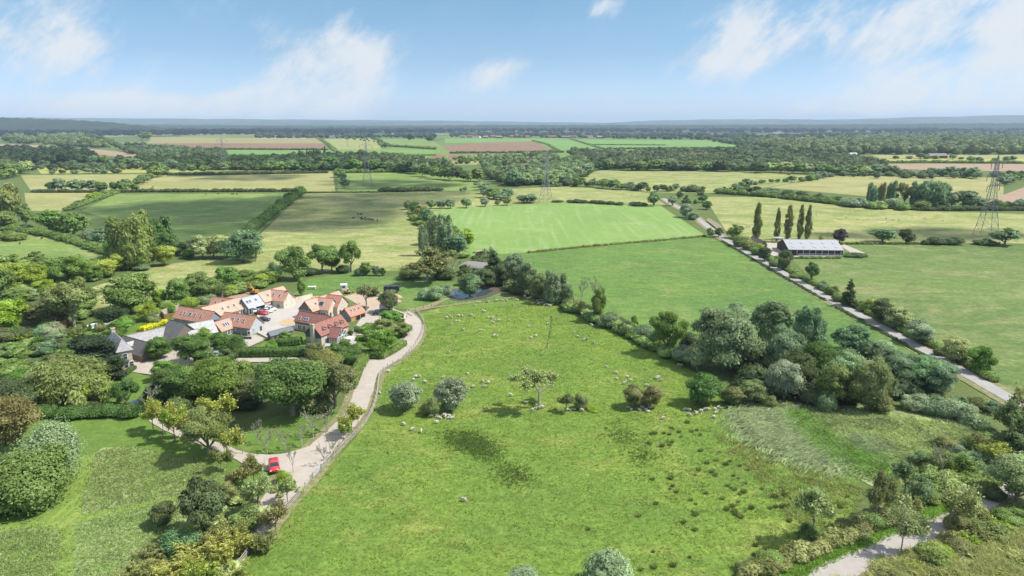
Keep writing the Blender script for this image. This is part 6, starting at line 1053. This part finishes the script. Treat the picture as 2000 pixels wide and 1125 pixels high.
for (f, w_) in ((.62, 7.6), (.76, 9.6), (.90, 6.8)):
    for sg in (-1, 1):
        m_ = MB()
        for p0, p1 in zip(PY[:4], PY[1:5]):
            def tipof(o):
                Hh = [c for c in o.children if c.name.startswith('tower')][0]; Hh = max(v.co.z for v in Hh.data.vertices)/1.0; x = sg*w_*Hh/48; c, s_ = math.cos(o.rotation_euler.z), math.sin(o.rotation_euler.z); return Vector((o.location.x+x*c, o.location.y+x*s_, f*Hh-3.2*Hh/48))
            a_, b_ = tipof(p0), tipof(p1); pr = a_
            for i in range(1, 13): t = i/12; q = a_+(b_-a_)*t-Vector((0, 0, 9*4*t*(1-t))); m_.tube(pr, q, .022, .022, 3, False); pr = q
        o = m_.build('power_cable', DK); tag(o, 'thin dark cable sagging between the pylons', 'cable', 'cables of the power line')
# ---------------------------------------------------------------- animals
WOOL = plain('wool', (.54,.50,.43), .95, (.44,.40,.33), 4); FACE = plain('sheep_face', (.55,.48,.42), .9); HIDE = plain('cattle_hide', (.035,.028,.025), .8, (.08,.05,.035), 2)
def skin_body(name, J, E, mats, subs=1):
    """one continuous body grown round a skeleton: J joints (x,y,z,rx,rz), E bones"""
    me = bpy.data.meshes.new(name); me.from_pydata([j[:3] for j in J], E, []); o = bpy.data.objects.new(name, me); col.objects.link(o); md = o.modifiers.new('skin', 'SKIN'); sv = me.skin_vertices[0].data
    for i, j in enumerate(J): sv[i].radius = (j[3], j[4]); sv[i].use_root = (i == 0)
    md.use_smooth_shade = True; s_ = o.modifiers.new('sub', 'SUBSURF'); s_.levels = s_.render_levels = subs; bpy.context.view_layer.update(); dg = bpy.context.evaluated_depsgraph_get(); m2 = bpy.data.meshes.new_from_object(o.evaluated_get(dg)); bpy.data.objects.remove(o); m2.name = name
    for m_ in mats: m2.materials.append(m_)
    return m2
def sheepmesh(lying=False, graze=False):
    lz = .34 if lying else .62; J = [(0,0,lz,.27,.25),(.34,0,lz+.02,.24,.24),(-.36,0,lz,.26,.24),(-.52,0,lz-.02,.14,.14)]
    hx, hz = ((.78, .16) if graze else (.66, lz+.38)); J += [(.5,0,lz+(.0 if graze else .12),.13,.13),(hx,0,hz,.085,.09),(hx+.14,0,hz-.07,.05,.055)]; E = [(0,1),(0,2),(2,3),(1,4),(4,5),(5,6)]
    for x, pr in ((.32, 1), (-.38, 2)):
        for y in (-.13, .13):
            n = len(J)
            if lying: J += [(x, y, .14, .07, .07), (x+(.25 if x > 0 else .2), y, .05, .035, .035)]
            else: J += [(x, y, .38, .07, .07), (x, y, .03, .032, .032)]
            E += [(pr, n), (n, n+1)]
    me = skin_body('sheep', J, E, [WOOL, FACE])
    for p in me.polygons:
        c = p.center
        if c.x > hx-.06 and abs(c.z-hz) < .25 or c.z < (.12 if lying else .30): p.material_index = 1
    return me
SM = [sheepmesh(False, True), sheepmesh(False, False), sheepmesh(True)]
rr = random.Random(11)
def sheep(pts, where, lying=0.0, group=None):
    pts = sorted(pts, key=lambda p: (p[0], p[1]))
    for i, (x, y) in enumerate(pts):
        me = SM[2] if rr.random() < lying else SM[0] if rr.random() < .7 else SM[1]; o = mobj('sheep', me); k = rr.uniform(.80, .98)*(1.0 if y > 560 else 1.25); o.location = P(x, y+1)+Vector((0, 0, .10)); o.rotation_euler = (0, 0, rr.choice([rr.uniform(-.6, .6), 3.14+rr.uniform(-.6, .6), rr.uniform(0, 6.28)])); o.scale = (k,)*3
        n = len(pts); l = f"{'white sheep' if me is not SM[2] else 'white sheep lying'} {where}"; l = ('leftmost ' if i == 0 else 'rightmost ' if i == n-1 else (ORD[i]+' ' if i < 26 else '')) + l if n > 1 else l
        tag(o, l, 'sheep', group or ('sheep '+where))
sheep([(926,597),(931,591),(937,591),(952,590.5),(970,588),(982,588),(990,588),(1002,596.4),(1009,587),(1012,587)], 'along the top wire fence')
sheep([(1024,580),(1030,584),(1035,584),(1042,584),(1048,583),(1049.5,588),(1056,586.5),(1060,588),(1053,592),(1059,592.5),(1051,595),(1040,594),(1065,591),(1067,593),(1069.5,594),(1063.5,596.4),(1068,596),(1071.5,597),(1077,595.5),(1079,596),(1075,598)], 'crowded in the top corner of the pasture')
sheep([(876.7,617.4),(873,621.5),(882,621),(895,618),(897.6,617),(902.7,618.5),(891,628),(897,628),(880,634.5),(904,645.5),(876,689.5)], 'in the upper left of the pasture'); sheep([(917,617),(920.7,617),(943.5,609),(947,609),(953.5,621),(960.7,622.5),(963.7,621),(965.7,626.4),(963,631),(974,626.4),(994,627),(937,646.5),(964.5,657),(968.7,658)], 'in the upper middle of the pasture')
sheep([(1033,639),(1068.7,633),(1046.7,657.5),(1037.5,661),(1047,657.5),(1120,650),(1129,658.7),(1140,665),(1147,663),(1159.5,671)], 'scattered right of the dark furrow'); sheep([(1101,604),(1107.5,607.5),(1154,635),(1157,637.5),(1170.5,636.5),(1244.5,667),(1269,681),(1267,679),(1326,714),(1331,715.5)], 'beside the hedge line')
sheep([(1183,718),(1204,730),(1204.5,742),(1219,750.5),(1225,738),(1232,744.5),(1262,755),(1282,741),(1285.5,739),(1290,744.5)], 'above the twin domed hawthorn'); sheep([(1027.5,789),(1040,802.5),(1045,799),(1053,799),(1059,797)], 'under the half bare oak', .7); sheep([(1107.5,802.5),(1112,802),(1122,801),(1135,796),(1136.5,803.5)], 'under the two hawthorns', .7)
sheep([(1227.5,797),(1233,801),(1250,802),(1253,798),(1261,801),(1266,805),(1271,797)], 'under the twin domed hawthorn', .7); sheep([(1336,801),(1342,801),(1347.5,803),(1345,812),(1360,806),(1360,810),(1369,805),(1380,800),(1384.5,802),(1376,801),(1396,801),(1397,807),(1408,799),(1402,796),(1426,797),(1427,811.5),(1394,816.5)], 'under the dense dark oak', .6); sheep([(1294,819)], 'alone below the twin domed hawthorn')
sheep([(759,727),(812.5,737.5),(818,736.5),(807.5,743),(830,748),(742,770)], 'above the left round willow'); sheep([(865,739),(914,732),(942.5,746),(954,749),(924,757),(946,757),(997.5,774)], 'above and right of the right round willow'); sheep([(843,815),(852,812),(852.5,815.5),(860,817.5),(867.5,812.5),(872.5,811),(877.5,812.5),(870,816),(876,817.5),(883,817.5)], 'resting under the right round willow', .6)
sheep([(789,831),(805,841),(822.5,845),(853,827)], 'below the two round willows'); sheep([(905,979)], 'standing alone in the near pasture, closest to the viewer')
sheep([(1500+x/4, 200+y/4) for x, y in ((380,880),(352,897),(605,845),(645,845),(575,887),(610,900),(697,915),(922,910),(978,918),(1022,922),(925,940),(1225,907),(1370,925),(357,995))]+[(1458,443),(1463,443)], 'in the far dry pasture beyond the poplars')
cm = skin_body('cow', [(0,0,1.0,.34,.38),(.6,0,1.05,.3,.34),(-.7,0,1.05,.3,.34),(.95,0,1.1,.18,.2),(1.25,0,.7,.12,.13),(1.42,0,.4,.08,.08),(.6,-.2,.5,.09,.09),(.6,-.2,.03,.07,.07),(.6,.2,.5,.09,.09),(.6,.2,.03,.07,.07),(-.75,-.2,.5,.1,.1),(-.75,-.2,.03,.07,.07),(-.75,.2,.5,.1,.1),(-.75,.2,.03,.07,.07)], [(0,1),(0,2),(1,3),(3,4),(4,5),(1,6),(6,7),(1,8),(8,9),(2,10),(10,11),(2,12),(12,13)], [HIDE])
def cows(pts, where):
    for i, (x, y) in enumerate(sorted(pts)): o = mobj('cow', cm); o.location = P(x, y); o.rotation_euler = (0, 0, rr.uniform(0, 6.28)); tag(o, ordl(i, len(pts), 'dark cow', where), 'cow', 'cattle '+where)
cows([(699,420),(706,420),(706,427),(708,430),(714,428),(719,430),(723,430.5),(728,431),(737,432),(690,427),(714,431)], 'in the shaded pasture beyond the tall hedge'); cows([(926,380),(950,379),(953,379.5),(957,380),(902,380)][:0]+[(402,381),(426,379.5),(452,380),(456,380),(463,380.5)], 'near the long straight hedge'); cows([(71,463),(82,467),(39,477),(191,486)], 'in the far left meadow'); cows([(x, y) for x, y in ((940,288),(946,288),(955,288),(966,288),(972,287.5),(984,287.5),(995,287.5))], 'on the far ploughed field')
# ---------------------------------------------------------------- haze
m, nd, lk, bs = newmat('haze_air'); nd.remove(bs); pv = nd.new('ShaderNodeVolumePrincipled'); pv.inputs['Color'].default_value = (.62,.80,1.0,1); pv.inputs['Density'].default_value = HAZE; pv.inputs['Anisotropy'].default_value = .0; lk.new(pv.outputs[0], nd['Material Output'].inputs['Volume'])
hb = MB(); hb.box((0, 11600, 129), (43900, 24300, 262)); o = hb.build('haze', m); tag(o, 'thin bluish summer haze over the countryside', 'haze', None, 'stuff')
